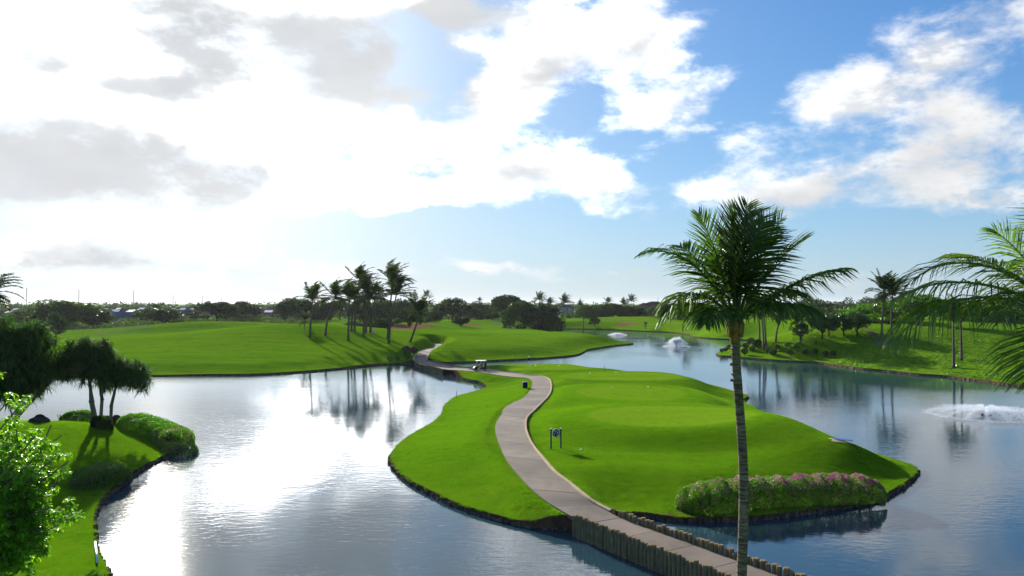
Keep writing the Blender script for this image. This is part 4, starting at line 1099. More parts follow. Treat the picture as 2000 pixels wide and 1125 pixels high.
def trunk_mesh(pts, r0, r1, rings=0, n=10, mat='trunk_palm', flare=1.5):
    """pts: base to crown; ringed bark"""
    C = dense(np.array(pts, float), 14 if rings else 6); k = len(C); rad = []
    for i in range(k):
        t = i / (k - 1); r = r0 + (r1 - r0) * t; r *= 1 + (flare - 1) * math.exp(-t * 14)
        if rings: r *= 1 + rings * (1 if i % 2 else -1) * rnd.uniform(.2, 1)
        rad.append(r)
    mb = MB(); mb.tube([tuple(c) for c in C], rad, n); return mb.mesh('trunk', M[mat], True)

# crown sets for the palms of the course: combed by the trade wind from the left
def crown_set(seed, nf, L, n, wind, grav=.9, leaf=.8, w=.10):
    rg = np.random.default_rng(seed); out = []
    for i in range(nf):
        az = 360 * i / nf + rg.uniform(-14, 14); el = rg.choice([72, 48, 22, -2]) + rg.uniform(-10, 10)
        out.append(frond_mesh(rg, az_el(az, el), L * rg.uniform(.85, 1.08), n, leaf, w, grav * rg.uniform(.7, 1.2), wind, .45, 2, mat=L_PALMF, thick=.045, ragged=.08))
    return out
CROWNS = [crown_set(100 + i, 24, 5.5, 26, (1.2, -.15, .10), leaf=1.2, w=.20) for i in range(3)]
CALM = [crown_set(120 + i, 22, 5.0, 26, (.45, 0, 0), 1.1, leaf=1.15, w=.18) for i in range(2)]
def palm(label, base, crown, set_, scale=1.0, r=.20, group='coconut palms of the course', bend=.12, name='coconut_palm', foot='palm_foot'):
    base = Vector(base); c = Vector(crown) - base
    root = thing(name, label, 'palm tree', base, 0, group)
    m1 = Vector((c.x * (.5 - bend * 2.2), c.y * .4, c.z * .38)); m2 = Vector((c.x * (.82 - bend), c.y * .75, c.z * .74))
    obj('trunk', trunk_mesh([(0, 0, -.3), m1, m2, c], r * 1.15, r * .62, 0, 7, foot, 1.5), root)
    for me in set_:
        o = obj('frond', me, root, loc=c); o.scale = (scale,) * 3
    return root
GP = 'wind-combed coconut palms on the mound'
for i, (bx_, by_, cx, cy, sc, lb) in enumerate([
    (605, 660, 611, 586, 1.0, 'first palm from the left on the mound, standing alone'), (635, 655, 654, 580, 1.05, 'second palm on the mound, trunk curving right from its foot'),
    (680, 665, 683, 583, 1.0, 'palm with the lowest left foot of the dense middle palms'), (686, 647, 692, 586, .95, 'slim palm just behind the left middle palm'),
    (692, 647, 702, 549, 1.05, 'tall palm rising above the middle of the group'), (710, 656, 714, 570, 1.05, 'palm with a swollen pale foot in the middle of the group'),
    (714, 650, 722, 585, .9, 'shorter palm leaning right behind the pale-footed one'), (723, 649, 733, 580, 1.0, 'rightmost palm of the dense middle of the group'),
    (757, 662, 767, 550, 1.15, 'tallest palm of the group, slender and upright'), (759, 671, 774, 576, 1.1, 'palm crossing in front of the tallest one, foot nearest the lake')]):
    p = hit(bx_, by_); palm(lb, p, at_depth(cx, cy, p.y), CROWNS[i % 3], sc, .24, GP)
p = hit(800, 668); palm('short leaning palm with a heavy crown left of the far path', p, at_depth(819, 613, p.y), CALM[0], 1.15, .24, GP, .02)
for i, (bx_, by_, cx, cy, sc, wnd, lb) in enumerate([
    (1049, 641.5, 1054, 586, .95, 1, 'left palm of the pair on the far shore before dense trees'), (1071, 641.5, 1073, 594, .85, 1, 'right palm of the pair on the far shore before dense trees'), (1094, 641.6, 1103, 592, 1.05, 1, 'lone palm on the far shore left of the far fountain'),
    (1139, 641.6, 1142, 606, .8, 0, 'short palm at the far water edge with its reflection below'), (1333, 647, 1340, 604, .85, 0, 'pale-fronded palm on the far shore left of the big palm'),
    (1484, 668, 1482, 606, .9, 0, 'left slim palm seen under the right fronds of the big palm'), (1496, 673, 1490, 600, .9, 0, 'palm behind the waterside one, under the big palm fronds'), (1492, 684, 1487, 596, .9, 0, 'waterside palm among the clipped shrubs'),
    (1515, 669, 1524, 618, .75, 0, 'palm curving right under the tip of the big palm frond'), (1563, 672, 1566, 624, .75, 0, 'thin palm in front of the smallest plumeria'),
    (1722, 659, 1727, 570, 1.0, 0, 'left of the tall twin palms on the right, foot swept left'), (1741, 652, 1743, 576, 1.0, 1, 'right of the tall twin palms on the right, shaggy crown'),
    (1863, 717, 1862, 610, .7, 0, 'slender trunked palm near the water behind the right fronds'), (1878, 703, 1876, 606, .8, 0, 'thicker pale trunked palm behind the right fronds')]):
    p = hit(bx_, by_); palm(lb, p, at_depth(cx, cy, p.y), (CROWNS[i % 3] if wnd else CALM[i % 2]), sc, .21 if wnd else .2)
for i, (px, dep, cy, sc, lb) in enumerate([(832, 520, 579, 1.0, 'far palm standing clear of the tree line right of the palm group'), (1186, 640, 591, 1.15, 'far palm crown left above the tree row behind the fountain'), (1217, 560, 595, 1.1, 'far palm among the tree row behind the fountain'),
    (1232, 640, 588, 1.3, 'far palm crown highest above the tree row'), (935, 560, 588, .7, 'far palm tuft above the central forked umbrella tree'), (1132, 600, 597, 1.0, 'far palm just right of the lone lakeside palm'), (903, 470, 606, .8, 'far palm before the wide umbrella tree')]):
    b = spot(px, dep); palm(lb, b, at_depth(px + 1, cy, dep), CROWNS[i % 3], sc, .2)
for (px, py, cx, cy, sc, lb) in [(594, 642, 596, 626, .55, 'young palm on the fairway left of the first mound palm'), (1261, 643, 1261, 634, .35, 'tiny young palm on the lawn behind the far fountain')]:
    p = hit(px, py); palm(lb, p, at_depth(cx, cy, p.y), CALM[0], sc, .12)
# palm at the left edge of the view
b = spot(-14, 77); palm('palm at the left edge with only its right fronds in view', b, at_depth(-22, 572, 77), CALM[1], .72, .18)

# the near palm whose trunk crosses the picture
def near_palm(label, base, crown, fronds, seed, rtrunk, mat=None):
    mat = mat or L_PALM
    rg = np.random.default_rng(seed); base = Vector(base); c = Vector(crown) - base
    root = thing('coconut_palm', label, 'palm tree', base, 0, 'near coconut palms')
    obj('trunk', trunk_mesh([(0, 0, -.3), (c.x * .22 - .06, c.y * .2, c.z * .3), (c.x * .45 + .08, c.y * .5, c.z * .62), (c.x * .9, c.y * .9, c.z * .9), (c.x, c.y, c.z)], rtrunk * 1.15, rtrunk * .86, .03, 14, 'trunk_near', 1.35), root)
    # old leaf bases and rough collars under the crown
    mb = MB()
    for k in range(22):
        t = (k + rnd.uniform(-.4, .4)) / 22; z = c.z - 1.75 + 1.3 * t; a = k * 2.4 + rnd.uniform(-.5, .5)
        mb = MB(); w_ = rnd.uniform(.07, .16); mb.box((c.x * (1 - .035 * (1 - t)) + math.cos(a) * rtrunk * .80, c.y + math.sin(a) * rtrunk * .80, z), (.06, w_, rnd.uniform(.03, .08)), 0, a, 0, -rnd.uniform(.2, .7))
        obj('leaf_scar', mb.mesh('leaf_scar', M['trunk_near']), root)
    mb = MB(); mb.tube([(c.x, c.y, c.z - .62), (c.x, c.y, c.z - .35), (c.x, c.y, c.z - .05), (c.x, c.y, c.z + .28)], [rtrunk * .98, rtrunk * 1.15, rtrunk * 1.0, rtrunk * .45], 12)
    for k in range(7):
        a = k * .9; mb.tube([(c.x + math.cos(a) * rtrunk * 1.1, c.y + math.sin(a) * rtrunk * 1.1, c.z - .45), (c.x + math.cos(a) * rtrunk * 1.35, c.y + math.sin(a) * rtrunk * 1.35, c.z - .1), (c.x + math.cos(a) * rtrunk * 1.2, c.y + math.sin(a) * rtrunk * 1.2, c.z + .12)], [.07, .085, .04], 6)
    obj('crownshaft', mb.mesh('crownshaft', M['boot'], True), root)
    for (az, el, L, grav, wind, lg, roll, leaf, rag) in fronds:
        me = frond_mesh(rg, az_el(az, el), L * .94, 66 if mat is L_PALM else 52, leaf * 1.65, .046 if mat is L_PALM else .036, grav, wind, lg, 3, roll, mat=mat, thick=.042, taper_in=.2, ragged=rag)
        obj('frond', me, root, loc=c + Vector((math.cos(R(az)), math.sin(R(az)), 0)) * rtrunk * .5)
    return root
DP = 22.0
pb = spot(1452, DP); pc = at_depth(1436, 628, DP)
near_palm('big palm in front whose bare trunk crosses the island and hedge', pb, pc, [
    # az, el, length, gravity, wind, leaflet droop, roll, leaflet length
    (178, 66, 3.85, 1.75, (0, 0, 0), .55, 0, .75, .12), (150, 80, 3.5, .35, (-.25, 0, 0), .12, .5, .8, 0), (95, 86, 3.6, .15, (.12, 0, 0), .10, 1.2, .8, 0), (250, 84, 3.55, .20, (.3, 0, 0), .12, 1.45, .85, 0),
    (60, 80, 3.6, .30, (.35, 0, 0), .15, .9, .8, .1), (15, 60, 3.5, .55, (.25, 0, 0), .2, .25, .75, 0), (352, 40, 3.6, .55, (.15, 0, 0), .75, 0, .85, 0), (200, 52, 2.8, 2.1, (0, 0, 0), .9, 0, .7, .1), (165, 42, 2.5, 1.9, (0, 0, 0), .95, 0, .65, 0),
    (320, 34, 2.6, 1.2, (.1, 0, 0), .95, 0, .75, 0), (35, 38, 3.1, .9, (.2, 0, 0), .8, 0, .75, 0), (130, 64, 3.2, .9, (0, 0, 0), .4, .3, .75, 0), 
    (230, 38, 2.2, 1.7, (0, 0, 0), 1.0, 0, .6, 0), (280, 72, 3.2, .5, (.2, 0, 0), .3, 1.2, .8, 0), (80, 74, 3.3, .4, (.15, 0, 0), .25, .8, .8, 0), (5, 74, 3.5, .45, (.2, 0, 0), .25, .7, .8, 0)], 200, .135)
DR_ = 17.0
pb = spot(2092, DR_); pc = at_depth(2085, 618, DR_)
near_palm('near palm beyond the right edge with only its fronds reaching into view', pb, pc, [
    (180, 47, 4.3, 1.65, (0, 0, 0), .6, 0, .75, .25), (184, 24, 4.6, 1.35, (0, 0, 0), 1.05, 0, .95, 0), (170, 34, 4.0, 1.2, (0, 0, 0), .9, 0, .8, .1), (215, -12, 2.5, 1.3, (0, 0, 0), .5, 0, .7, 0), (140, 66, 2.6, .7, (0, 0, 0), .4, .4, .7, .1),
    (215, 30, 3.6, 1.3, (0, 0, 0), .8, 0, .8, 0), (120, 50, 3.2, 1.0, (0, 0, 0), .6, 0, .8, 0), (0, 50, 3.8, 1.0, (0, 0, 0), .6, 0, .8, 0), (60, 45, 3.8, 1.0, (0, 0, 0), .6, 0, .8, 0), (300, 40, 3.8, 1.0, (0, 0, 0), .6, 0, .8, 0), (250, 62, 3.6, .8, (0, 0, 0), .5, 0, .8, 0), (30, 78, 3.6, .4, (0, 0, 0), .3, 0, .8, 0)], 201, .17, L_PALM2)

# ------------------------------------------------------------------ screwpines (pandanus) on the left bank
def rosette(rg, n, L, w):
    az = rg.uniform(0, 2 * math.pi, n); el = rg.uniform(-.5, 1.35, n); dv = np.column_stack((np.cos(az) * np.cos(el), np.sin(az) * np.cos(el), np.sin(el)))
    side = np.column_stack((-np.sin(az), np.cos(az), np.zeros(n))); cur = np.zeros((n, 3)); ll = (L * rg.uniform(.7, 1.15, n))[:, None]; wv = (w * rg.uniform(.8, 1.2, n))[:, None]; k = 4; V = np.zeros((n, 10, 3))
    for g in range(k + 1):
        pr = (.6, 1.0, .85, .55, .05)[g]; V[:, 2 * g] = cur - side * wv * pr / 2; V[:, 2 * g + 1] = cur + side * wv * pr / 2
        dv = dv + np.array((0, 0, -.42)) * (.35 + g * .55); dv /= np.linalg.norm(dv, axis=1)[:, None]; cur = cur + dv * ll / k
    q = np.array([(2 * g, 2 * g + 1, 2 * g + 3, 2 * g + 2) for g in range(k)]); F = (np.arange(n)[:, None, None] * 10 + q[None]).reshape(-1, 4)
    return V.reshape(-1, 3), F, np.repeat(rg.uniform(0, 1, n), k).tolist()
def screwpine(label, feet, crown_c, rad, hz, nros, seed, leafL=1.05, lowest=-.55):
    rg = np.random.default_rng(seed); base = Vector(feet[0]); root = thing('screwpine', label, 'tree', base, 0, 'screwpines on the left bank')
    cc = Vector(crown_c) - base; tops = []
    for f in feet:
        f = Vector(f) - base; top = Vector((f.x * .4 + cc.x * .6 + rnd.uniform(-.3, .3), f.y + rnd.uniform(-.3, .3), cc.z - hz * .35))
        mid = (f + top) * .5 + Vector((rnd.uniform(-.25, .25), 0, 0))
        mb = MB(); mb.tube([f - Vector((0, 0, .3)), f + (mid - f) * .5, mid - Vector((0, 0, .06)), mid, mid + Vector((0, 0, .08)), mid + (top - mid) * .6, top], [.19, .15, .145, .21, .15, .13, .10], 8)
        obj('trunk', mb.mesh('trunk', M['trunk_grey'], True), root); tops.append(top)
    mb = MB(); RV = []; RF = []; RT = []; o = 0
    for i in range(nros):
        u = rg.normal(size=3); u /= np.linalg.norm(u); u[2] = u[2] if u[2] > lowest else -u[2]
        r = rg.uniform(.55, 1.0); q = np.array((cc.x + u[0] * rad * r, cc.y + u[1] * rad * r, cc.z + u[2] * hz * r))
        t = min(tops, key=lambda t_: (t_ - Vector(q)).length)
        if i % 2 == 0: limb(t, Vector(q), .07, .045, mb, .15, 5, 3)
        v, f, tt = rosette(rg, 34, leafL, .075); RV.append(v + q); RF.append(f + o); o += len(v); RT += tt
    obj('branch', mb.mesh('branch', M['trunk_grey'], True), root)
    obj('crown', mesh_np('crown', np.vstack(RV), np.vstack(RF), L_PAND, False, [('tint', 'FACE', RT)]), root)
    return root
f1 = [hit(186, 832), hit(191, 834), hit(196, 829)]
dpt = f1[0].y
screwpine('screwpine with three thin trunks in the middle of the left bank', f1, at_depth(172, 716, dpt), 62 / 1500 * dpt, 56 / 1500 * dpt, 230, 301)
f2 = [hit(216, 831)]
screwpine('smaller screwpine with a single trunk right of the three-trunked one', f2, at_depth(238, 742, f2[0].y), 54 / 1500 * f2[0].y, 40 / 1500 * f2[0].y, 150, 302)
f3 = [hit(30, 824), hit(24, 822)]
screwpine('large dense screwpine at the left edge with drooping strap leaves', f3, at_depth(26, 706, f3[0].y - 2), 80 / 1500 * f3[0].y, 84 / 1500 * f3[0].y, 460, 303, 1.3, -1.0)

# ------------------------------------------------------------------ bright leafy tree at the lower left edge
def leafy_tree(label, base, seed):
    rg = np.random.default_rng(seed); rnd.seed(seed); base = Vector(base); root = thing('leafy_tree', label, 'tree', base)
    mb = MB(); mb.tube([(0, 0, -.3), (.1, 0, 1.5), (.05, .1, 3.0)], [.2, .16, .13], 8)
    V = []; F = []; T = []; clus = []
    def branch(p, q, r0, lev):
        limb(p, q, r0, r0 * .35, mb, .12, 5, 4)
        for k in range(8 if lev else 13): clus.append(Vector(p) + (Vector(q) - Vector(p)) * rg.uniform(.35, 1.05) + Vector(rg.normal(size=3) * .26))
    for (px, py, dd) in LEAFY_TIPS:
        tip = at_depth(px, py, base.y + dd) - base
        st = Vector((.05, .05, min(3.0, max(1.2, tip.z - 1.0))))
        mid = st + (tip - st) * .6; branch(st, tip, .06, 0)
        for k in range(3): branch(mid, mid + Vector((rg.uniform(-.3, .9), rg.uniform(-.8, .8), rg.uniform(-.5, .5))), .025, 1)
    for c in clus:
        for i in range(22):
            az = rg.uniform(0, 2 * math.pi); el = rg.uniform(-.9, .5); d = Vector((math.cos(az) * math.cos(el), math.sin(az) * math.cos(el), math.sin(el)))
            L = rg.uniform(.11, .20); s = d.cross(Vector((0, 0, 1))).normalized() * L * .27; up = s.cross(d).normalized() * L * .07
            o = len(V); b = c + d * .05
            V += [tuple(b), tuple(b + d * L * .35 + s + up), tuple(b + d * L * .8 + s * .7 + up), tuple(b + d * L - Vector((0, 0, L * .2))), tuple(b + d * L * .8 - s * .7 + up), tuple(b + d * L * .35 - s + up), tuple(b + d * L * .5)]
            F += [(o, o + 6, o + 2, o + 1), (o + 6, o + 3, o + 3, o + 2), (o, o + 5, o + 4, o + 6), (o + 6, o + 4, o + 3, o + 3)]
            T += [float(np.clip(rg.uniform(.1, .9), 0, 1))] * 4
    F2 = [tuple(dict.fromkeys(f)) for f in F]
    me = bpy.data.meshes.new('crown'); me.from_pydata(V, [], F2); me.materials.append(L_NEAR)
    at = me.attributes.new('tint', 'FLOAT', 'FACE'); at.data.foreach_set('value', T); me.update()
    obj('trunk', mb.mesh('trunk', M['trunk_grey'], True), root); obj('crown', me, root)
    return root
LEAFY_TIPS = [(50, 778, 0), (20, 800, .5), (10, 790, -.5), (100, 830, 0), (120, 850, .3), (70, 850, -.6), (135, 900, 0), (110, 890, -.5), (80, 880, .6), (130, 925, .2), (60, 905, -.8), (100, 935, 0), (30, 880, -.3), (20, 940, .5), (60, 960, 0),
    (125, 985, .1), (100, 990, -.5), (70, 1000, .5), (115, 1025, 0), (85, 1035, -.4), (40, 1020, .3), (20, 1040, -.5), (55, 1055, 0), (15, 1070, .4), (20, 840, .8), (40, 860, -.2), (0, 900, 0), (0, 980, .5), (-40, 850, 0), (-60, 920, .5), (-50, 1000, -.5), (-90, 800, 0), (-30, 1065, 0)]
leafy_tree('bright green leafy tree reaching in at the lower left edge', spot(-75, 25.0) if True else None, 400)
# ------------------------------------------------------------------ town, fence and far woods on the left
HW = [simple('house_wall_%s' % n, c, .8, .06) for n, c in (('cream', (.26, .21, .15)), ('tan', (.20, .15, .10)), ('blue', (.12, .17, .22)), ('white', (.32, .31, .29)), ('grey', (.18, .185, .19)))]
HR = [simple('house_roof_%s' % n, c, r, .12, 1.0) for n, c, r in (('brown', (.07, .048, .038), .8), ('grey', (.09, .092, .10), .75), ('bluegrey', (.075, .10, .14), .7), ('rust', (.11, .055, .035), .8))]
M['panel'] = simple('roof_panel_glass', (.40, .42, .45), .35, .05, metal=.8)
M['glass'] = simple('dark_window_glass', (.03, .04, .05), .15, .05)
def house(label, px, depth, w, d, eave, ridge, wall, roof, rz, hip=True, panel=False, storeys=1):
    p = spot(px, depth); r = thing('house', label, 'house', p, rz, 'houses of the town beyond the course')
    mb = MB(); mb.box((0, 0, eave / 2 - .25), (w, d, eave + .5)); obj('wall', mb.mesh('wall', HW[wall]), r)
    ow, od = w / 2 + .5, d / 2 + .5; k = (w / 2 - d / 2 * .9 if w > d else .4) if hip else ow
    V = [(-ow, -od, eave), (ow, -od, eave), (ow, od, eave), (-ow, od, eave), (-k, 0, ridge), (k, 0, ridge)]
    V += [(x, y, z - .22) for x, y, z in V[:4]]
    me = bpy.data.meshes.new('roof'); me.from_pydata(V, [], [(0, 1, 5, 4), (1, 2, 5), (2, 3, 4, 5), (3, 0, 4), (6, 7, 1, 0), (7, 8, 2, 1), (8, 9, 3, 2), (9, 6, 0, 3), (9, 8, 7, 6)]); me.materials.append(HR[roof]); me.update()
    ro = obj('roof', me, r)
    if panel:
        sl = math.atan2(ridge - eave, od); cx = rnd.uniform(-.2, .2) * w
        mb = MB(); mb.box((cx, -od * .5, (eave + ridge) / 2 + .12), (w * rnd.uniform(.18, .36), od * .6, .06), 0, 0, sl); obj('solar_panel', mb.mesh('solar_panel', M['panel']), ro)
    for f in range(storeys):
        for i in range(max(2, int(w / 4))):
            x = -w / 2 + w * (i + .5) / max(2, int(w / 4)); z = eave - 1.5 - f * 2.8
            if z < .8: continue
            mb = MB(); mb.box((x, -d / 2 - .03, z), (1.3, .08, 1.1)); wd = obj('window', mb.mesh('window', M['glass']), r)
            mb = MB(); mb.box((x, -d / 2 - .06, z - .62), (1.6, .14, .1)); obj('sill', mb.mesh('sill', HW[3]), wd)
    return r
HOUSES = [
    (26, 430, 17, 11, 4.9, 7.0, 1, 3, -.1, True, True, 2, 'tan house with glinting panels behind the left edge palm'), (58, 450, 11, 10, 4.8, 6.6, 4, 1, .1, True, True, 2, 'grey house with a glinting roof right of the tan one at the left edge'),
    (218, 420, 19, 12, 3.6, 6.3, 2, 2, .15, False, False, 1, 'long blue-grey gabled house behind the shrub belt'), (192, 470, 17, 11, 5.2, 7.6, 0, 0, 0, True, False, 2, 'brown-roofed house behind the blue-grey gabled one'),
    (238, 500, 14, 11, 5.2, 7.6, 3, 0, .2, True, True, 2, 'white house with panels right of the brown-roofed one'), (265, 470, 13, 11, 5.0, 7.3, 1, 0, -.2, True, True, 2, 'tan house with bright panels left of the dark spreading tree'),
    (247, 430, 9, 8, 3.4, 5.6, 2, 2, .5, False, False, 1, 'small blue gabled wing beside the long gabled house'), (360, 480, 12, 11, 5.3, 7.8, 2, 1, .1, True, True, 2, 'pale blue house right of the dark spreading tree'),
    (382, 520, 13, 11, 5.2, 7.5, 1, 3, -.1, True, True, 2, 'tan house left of the flat-topped tree'), (372, 455, 11, 9, 3.4, 5.4, 0, 0, .3, False, False, 1, 'low brown-roofed house before the tan one'),
    (520, 470, 15, 11, 4.8, 7.0, 0, 3, .1, True, True, 2, 'cream house with a rust roof left of the broad umbrella tree'), (548, 520, 12, 10, 4.8, 7.0, 2, 1, -.1, True, False, 2, 'bluish house peeping beside the broad umbrella tree'),
    (500, 560, 14, 11, 5.0, 7.2, 4, 0, 0, True, True, 2, 'grey house behind the cream one with the rust roof'), (205, 600, 14, 11, 5.2, 7.6, 4, 1, .2, True, True, 2, 'far grey house above the brown-roofed one'),
    (235, 640, 14, 11, 5.2, 7.6, 0, 0, -.2, True, True, 2, 'far cream house above the white panelled one'), (280, 620, 14, 11, 5.2, 7.6, 3, 1, 0, True, True, 2, 'far white house behind the spreading tree, left'), (345, 640, 14, 11, 5.2, 7.6, 1, 0, .1, True, True, 2, 'far tan house behind the spreading tree, right'),
    (398, 610, 14, 11, 5.2, 7.6, 4, 3, .2, True, False, 2, 'far grey house just left of the flat-topped tree'), (40, 600, 14, 11, 5.2, 7.6, 3, 1, 0, True, True, 2, 'far white house behind the left edge palm'), (75, 620, 12, 10, 5.2, 7.6, 1, 0, .1, True, False, 2, 'far tan house left of the bushy olive tree'),
    (505, 680, 14, 11, 5.2, 7.6, 0, 1, 0, True, True, 2, 'far cream house above the gap right of the flat-topped trees'), (535, 660, 14, 11, 5.2, 7.6, 3, 0, .2, True, False, 2, 'far white house beside the broad umbrella tree top'),
    (1278, 620, 16, 11, 6.0, 8.4, 3, 0, .1, True, False, 2, 'pale house between trees right of the far palms'), (1262, 590, 14, 11, 5.5, 7.8, 0, 3, -.2, True, False, 2, 'cream house among the trees behind the far bunker'), (1105, 640, 15, 11, 6.5, 8.8, 3, 1, .1, True, False, 2, 'pale house glimpsed behind the lone lakeside palm')]
for h_ in HOUSES: house(h_[12], *h_[:12])

# chain-link fence
def fence(label, pts_px, hgt):
    P_ = [hit(*p) for p in pts_px]; root = thing('chain_fence', label, 'fence', P_[0])
    C = dense([np.array(p) for p in P_], 5); C[:, 2] = height(C[:, 0], C[:, 1]); V = []
    for q in C:
        mb = MB(); mb.tube([(0, 0, -.2), (0, 0, hgt)], .05, 6); o = obj('post', mb.mesh('post', M['pole']), root, loc=Vector(q) - P_[0])
    mb = MB(); mb.tube([Vector(q) - P_[0] + Vector((0, 0, hgt)) for q in C], .03, 5); obj('rail', mb.mesh('rail', M['pole']), root)
    mb = MB()   # wire mesh as real strands
    for a, b in zip(C[:-1], C[1:]):
        a, b = Vector(a) - P_[0], Vector(b) - P_[0]
        for k in range(7):
            z = hgt * (k + .5) / 7; mb.tube([a + Vector((0, 0, z)), b + Vector((0, 0, z))], .014, 3, cap=False)
    wm = obj('wire', mb.mesh('wire', M['pole']), root); tag(wm, kind='stuff')
fence('grey chain-link fence along the shrub belt at the left', [(92, 653), (150, 651), (210, 648), (262, 644), (300, 640)], 2.4)

# loose shrub belt and the far woods: masses nobody could count
def mass(name, label, spots, leafmat, leaf, per, seed):
    rg = np.random.default_rng(seed); C = []; T = []
    for (x, y, z, r, hh) in spots:
        u = rg.normal(size=(per, 3)); u /= np.linalg.norm(u, axis=1)[:, None]; u[:, 2] = np.abs(u[:, 2]) * 1.0
        u *= (rg.uniform(.75, 1.05, per) * (1 + .2 * np.sin(5 * u[:, 0] + x)))[:, None]
        C.append(u * (r, r, hh) + (x, y, z)); T.append(np.clip(rg.uniform(.1, .7) + rg.normal(size=per) * .15, 0, 1))
    V, F = leaf_cloud(np.vstack(C), leaf, rg, .2, aspect=1.5)
    return tag(obj(name, mesh_np(name, V, F, leafmat, False, [('tint', 'FACE', np.concatenate(T))])), label, None, kind='stuff')
rg = np.random.default_rng(77)
sp = []
for i in range(170):
    px = rg.uniform(-60, 600); dep = rg.uniform(305, 400) if px < 330 else rg.uniform(370, 430); p = spot(px, dep); r_ = rg.uniform(2.2, 4.2); sp.append((p.x, p.y, p.z - .3, r_, rg.uniform(1.8, 3.4)))
mass('shrub_belt', 'scrubby shrub belt between the fairway and the houses', sp, L_OLIVE, .75, 240, 78)
sp = []
for i in range(90):
    px = rg.uniform(580, 1480); dep = rg.uniform(500, 600); p = spot(px, dep); sp.append((p.x, p.y, p.z - .3, rg.uniform(4, 7.5), rg.uniform(3.0, 6.0)))
mass('understorey', 'dark understorey along the far edge of the course', sp, L_DARK, 1.2, 230, 79)
sp = []
for i in range(420):
    px = rg.uniform(-150, 2150); dep = rg.uniform(700, 1300); p = spot(px, dep); sp.append((p.x, p.y, p.z - .5, rg.uniform(8, 15), rg.uniform(7.0, 11.5)))
mass('far_woods', 'far wooded skyline beyond the town', sp, L_DARK, 2.4, 150, 80)
sp = []
for i in range(110):
    px = rg.uniform(1480, 2150); dep = rg.uniform(380, 620); p = spot(px, dep); sp.append((p.x, p.y, p.z - .5, rg.uniform(6, 10), rg.uniform(4.0, 7.0)))
mass('hill_woods', 'wooded hill on the right behind the plumerias', sp, L_DARK, 1.1, 420, 81)

# tall power poles on the skyline
for (px, dep, yt, lb) in [(52, 800, 561, 'power pole nearest the left edge palm'), (154, 820, 565, 'power pole above the large bushy tree'), (261, 840, 567, 'power pole left of the dark spreading tree'), (338, 880, 575, 'power pole right of the dark spreading tree'),
    (396, 900, 577, 'power pole just left of the flat-topped tree'), (433, 930, 580, 'power pole above the flat-topped tree'), (1134, 1000, 580, 'power pole right of the lone lakeside palm'), (1285, 1000, 581, 'power pole between the two rows of umbrella trees')]:
    b = spot(px, dep); zt = CAM_H - (yt - 592) / 1500 * dep - b.z; r = thing('power_pole', lb, 'power pole', b, 0, 'power poles on the skyline')
    mb = MB(); mb.tube([(0, 0, -.5), (0, 0, zt * .5), (0, 0, zt)], [.42, .34, .2], 8); obj('mast', mb.mesh('mast', M['pole']), r)
    for k in range(4):
        mb = MB(); mb.tube([(-1.6, 0, zt - 1.5 - 2.6 * k), (1.6, 0, zt - 1.3 - 2.6 * k)], [.07, .07], 5); obj('crossarm', mb.mesh('crossarm', M['pole']), r)

# timber-faced point at the head of the inlet
a, b = on_z(1068, 649.5, .5), on_z(1106, 655, .5); V = []
a, b = np.array(a), np.array(b)
root = thing('timber_bulkhead', 'brown timber bulkhead on the point at the head of the inlet', 'bulkhead', (*a, 0))
d_ = (b - a); L_ = np.linalg.norm(d_); d_ /= L_; n_ = np.array((d_[1], -d_[0])); n_ = n_ if n_[1] < 0 else -n_
for k in range(14):
    c = d_ * L_ * (k + .5) / 14; mb = MB(); mb.box((c[0] + n_[0] * 1.2, c[1] + n_[1] * 1.2, .62), (L_ / 14 * .95, 3.4, .14), 0, math.atan2(d_[1], d_[0])); obj('plank', mb.mesh('plank', M['wood']), root)
mb = MB(); c = d_ * L_ / 2 + n_ * 2.9; mb.box((c[0], c[1], .1), (L_, .25, .9), 0, math.atan2(d_[1], d_[0])); obj('face_board', mb.mesh('face_board', M['log']), root)

# ------------------------------------------------------------------ rocks, stakes, pipe, tarp
def rock(label, px, py, w, h_, seed):
    p = hit(px, py); bm = bmesh.new(); bmesh.ops.create_icosphere(bm, subdivisions=3, radius=1); rg = np.random.default_rng(seed); ph = rg.uniform(0, 6, 6)
    for v in bm.verts:
        c = v.co; f = 1 + .16 * math.sin(3 * c.x + ph[0]) * math.sin(3 * c.y + ph[1]) + .12 * math.sin(5 * c.z + ph[2]) + .07 * math.sin(9 * c.x + ph[3]) * math.sin(8 * c.y)
        v.co = Vector((c.x * w * f, c.y * w * .8 * f, max(-.2, c.z) * h_ * f))
    me = bpy.data.meshes.new('boulder'); bm.to_mesh(me); bm.free(); me.polygons.foreach_set('use_smooth', [True] * len(me.polygons)); me.materials.append(M['rock'])
    o = obj('boulder', me, None, loc=p); return tag(o, label, 'rock', 'boulders on the left bank')
rock('long dark boulder on the left bank left of the straight hedge', 76, 824, .85, .75, 1); rock('dark boulder right of the screwpine trunks', 228, 830, .75, .9, 2); rock('dark boulder peeping between the screwpine trunks', 206, 829, .5, .8, 3)
def stake(label, px, py, h_, mat, r=.035, name='stake', lean=0):
    p = hit(px, py); mb = MB(); mb.tube([(0, 0, -.15), (lean * .5, 0, h_ * .5), (lean, 0, h_ * .96), (lean, 0, h_)], [r, r, r, r * .5], 6)
    o = obj(name, mb.mesh(name, mat, False), None, loc=p); return tag(o, label, name.replace('_', ' '), 'stakes along the course' if name == 'stake' else None)
stake('orange stake at the water edge left of the golfer', 1002, 701.5, .75, M['orange'], .06)
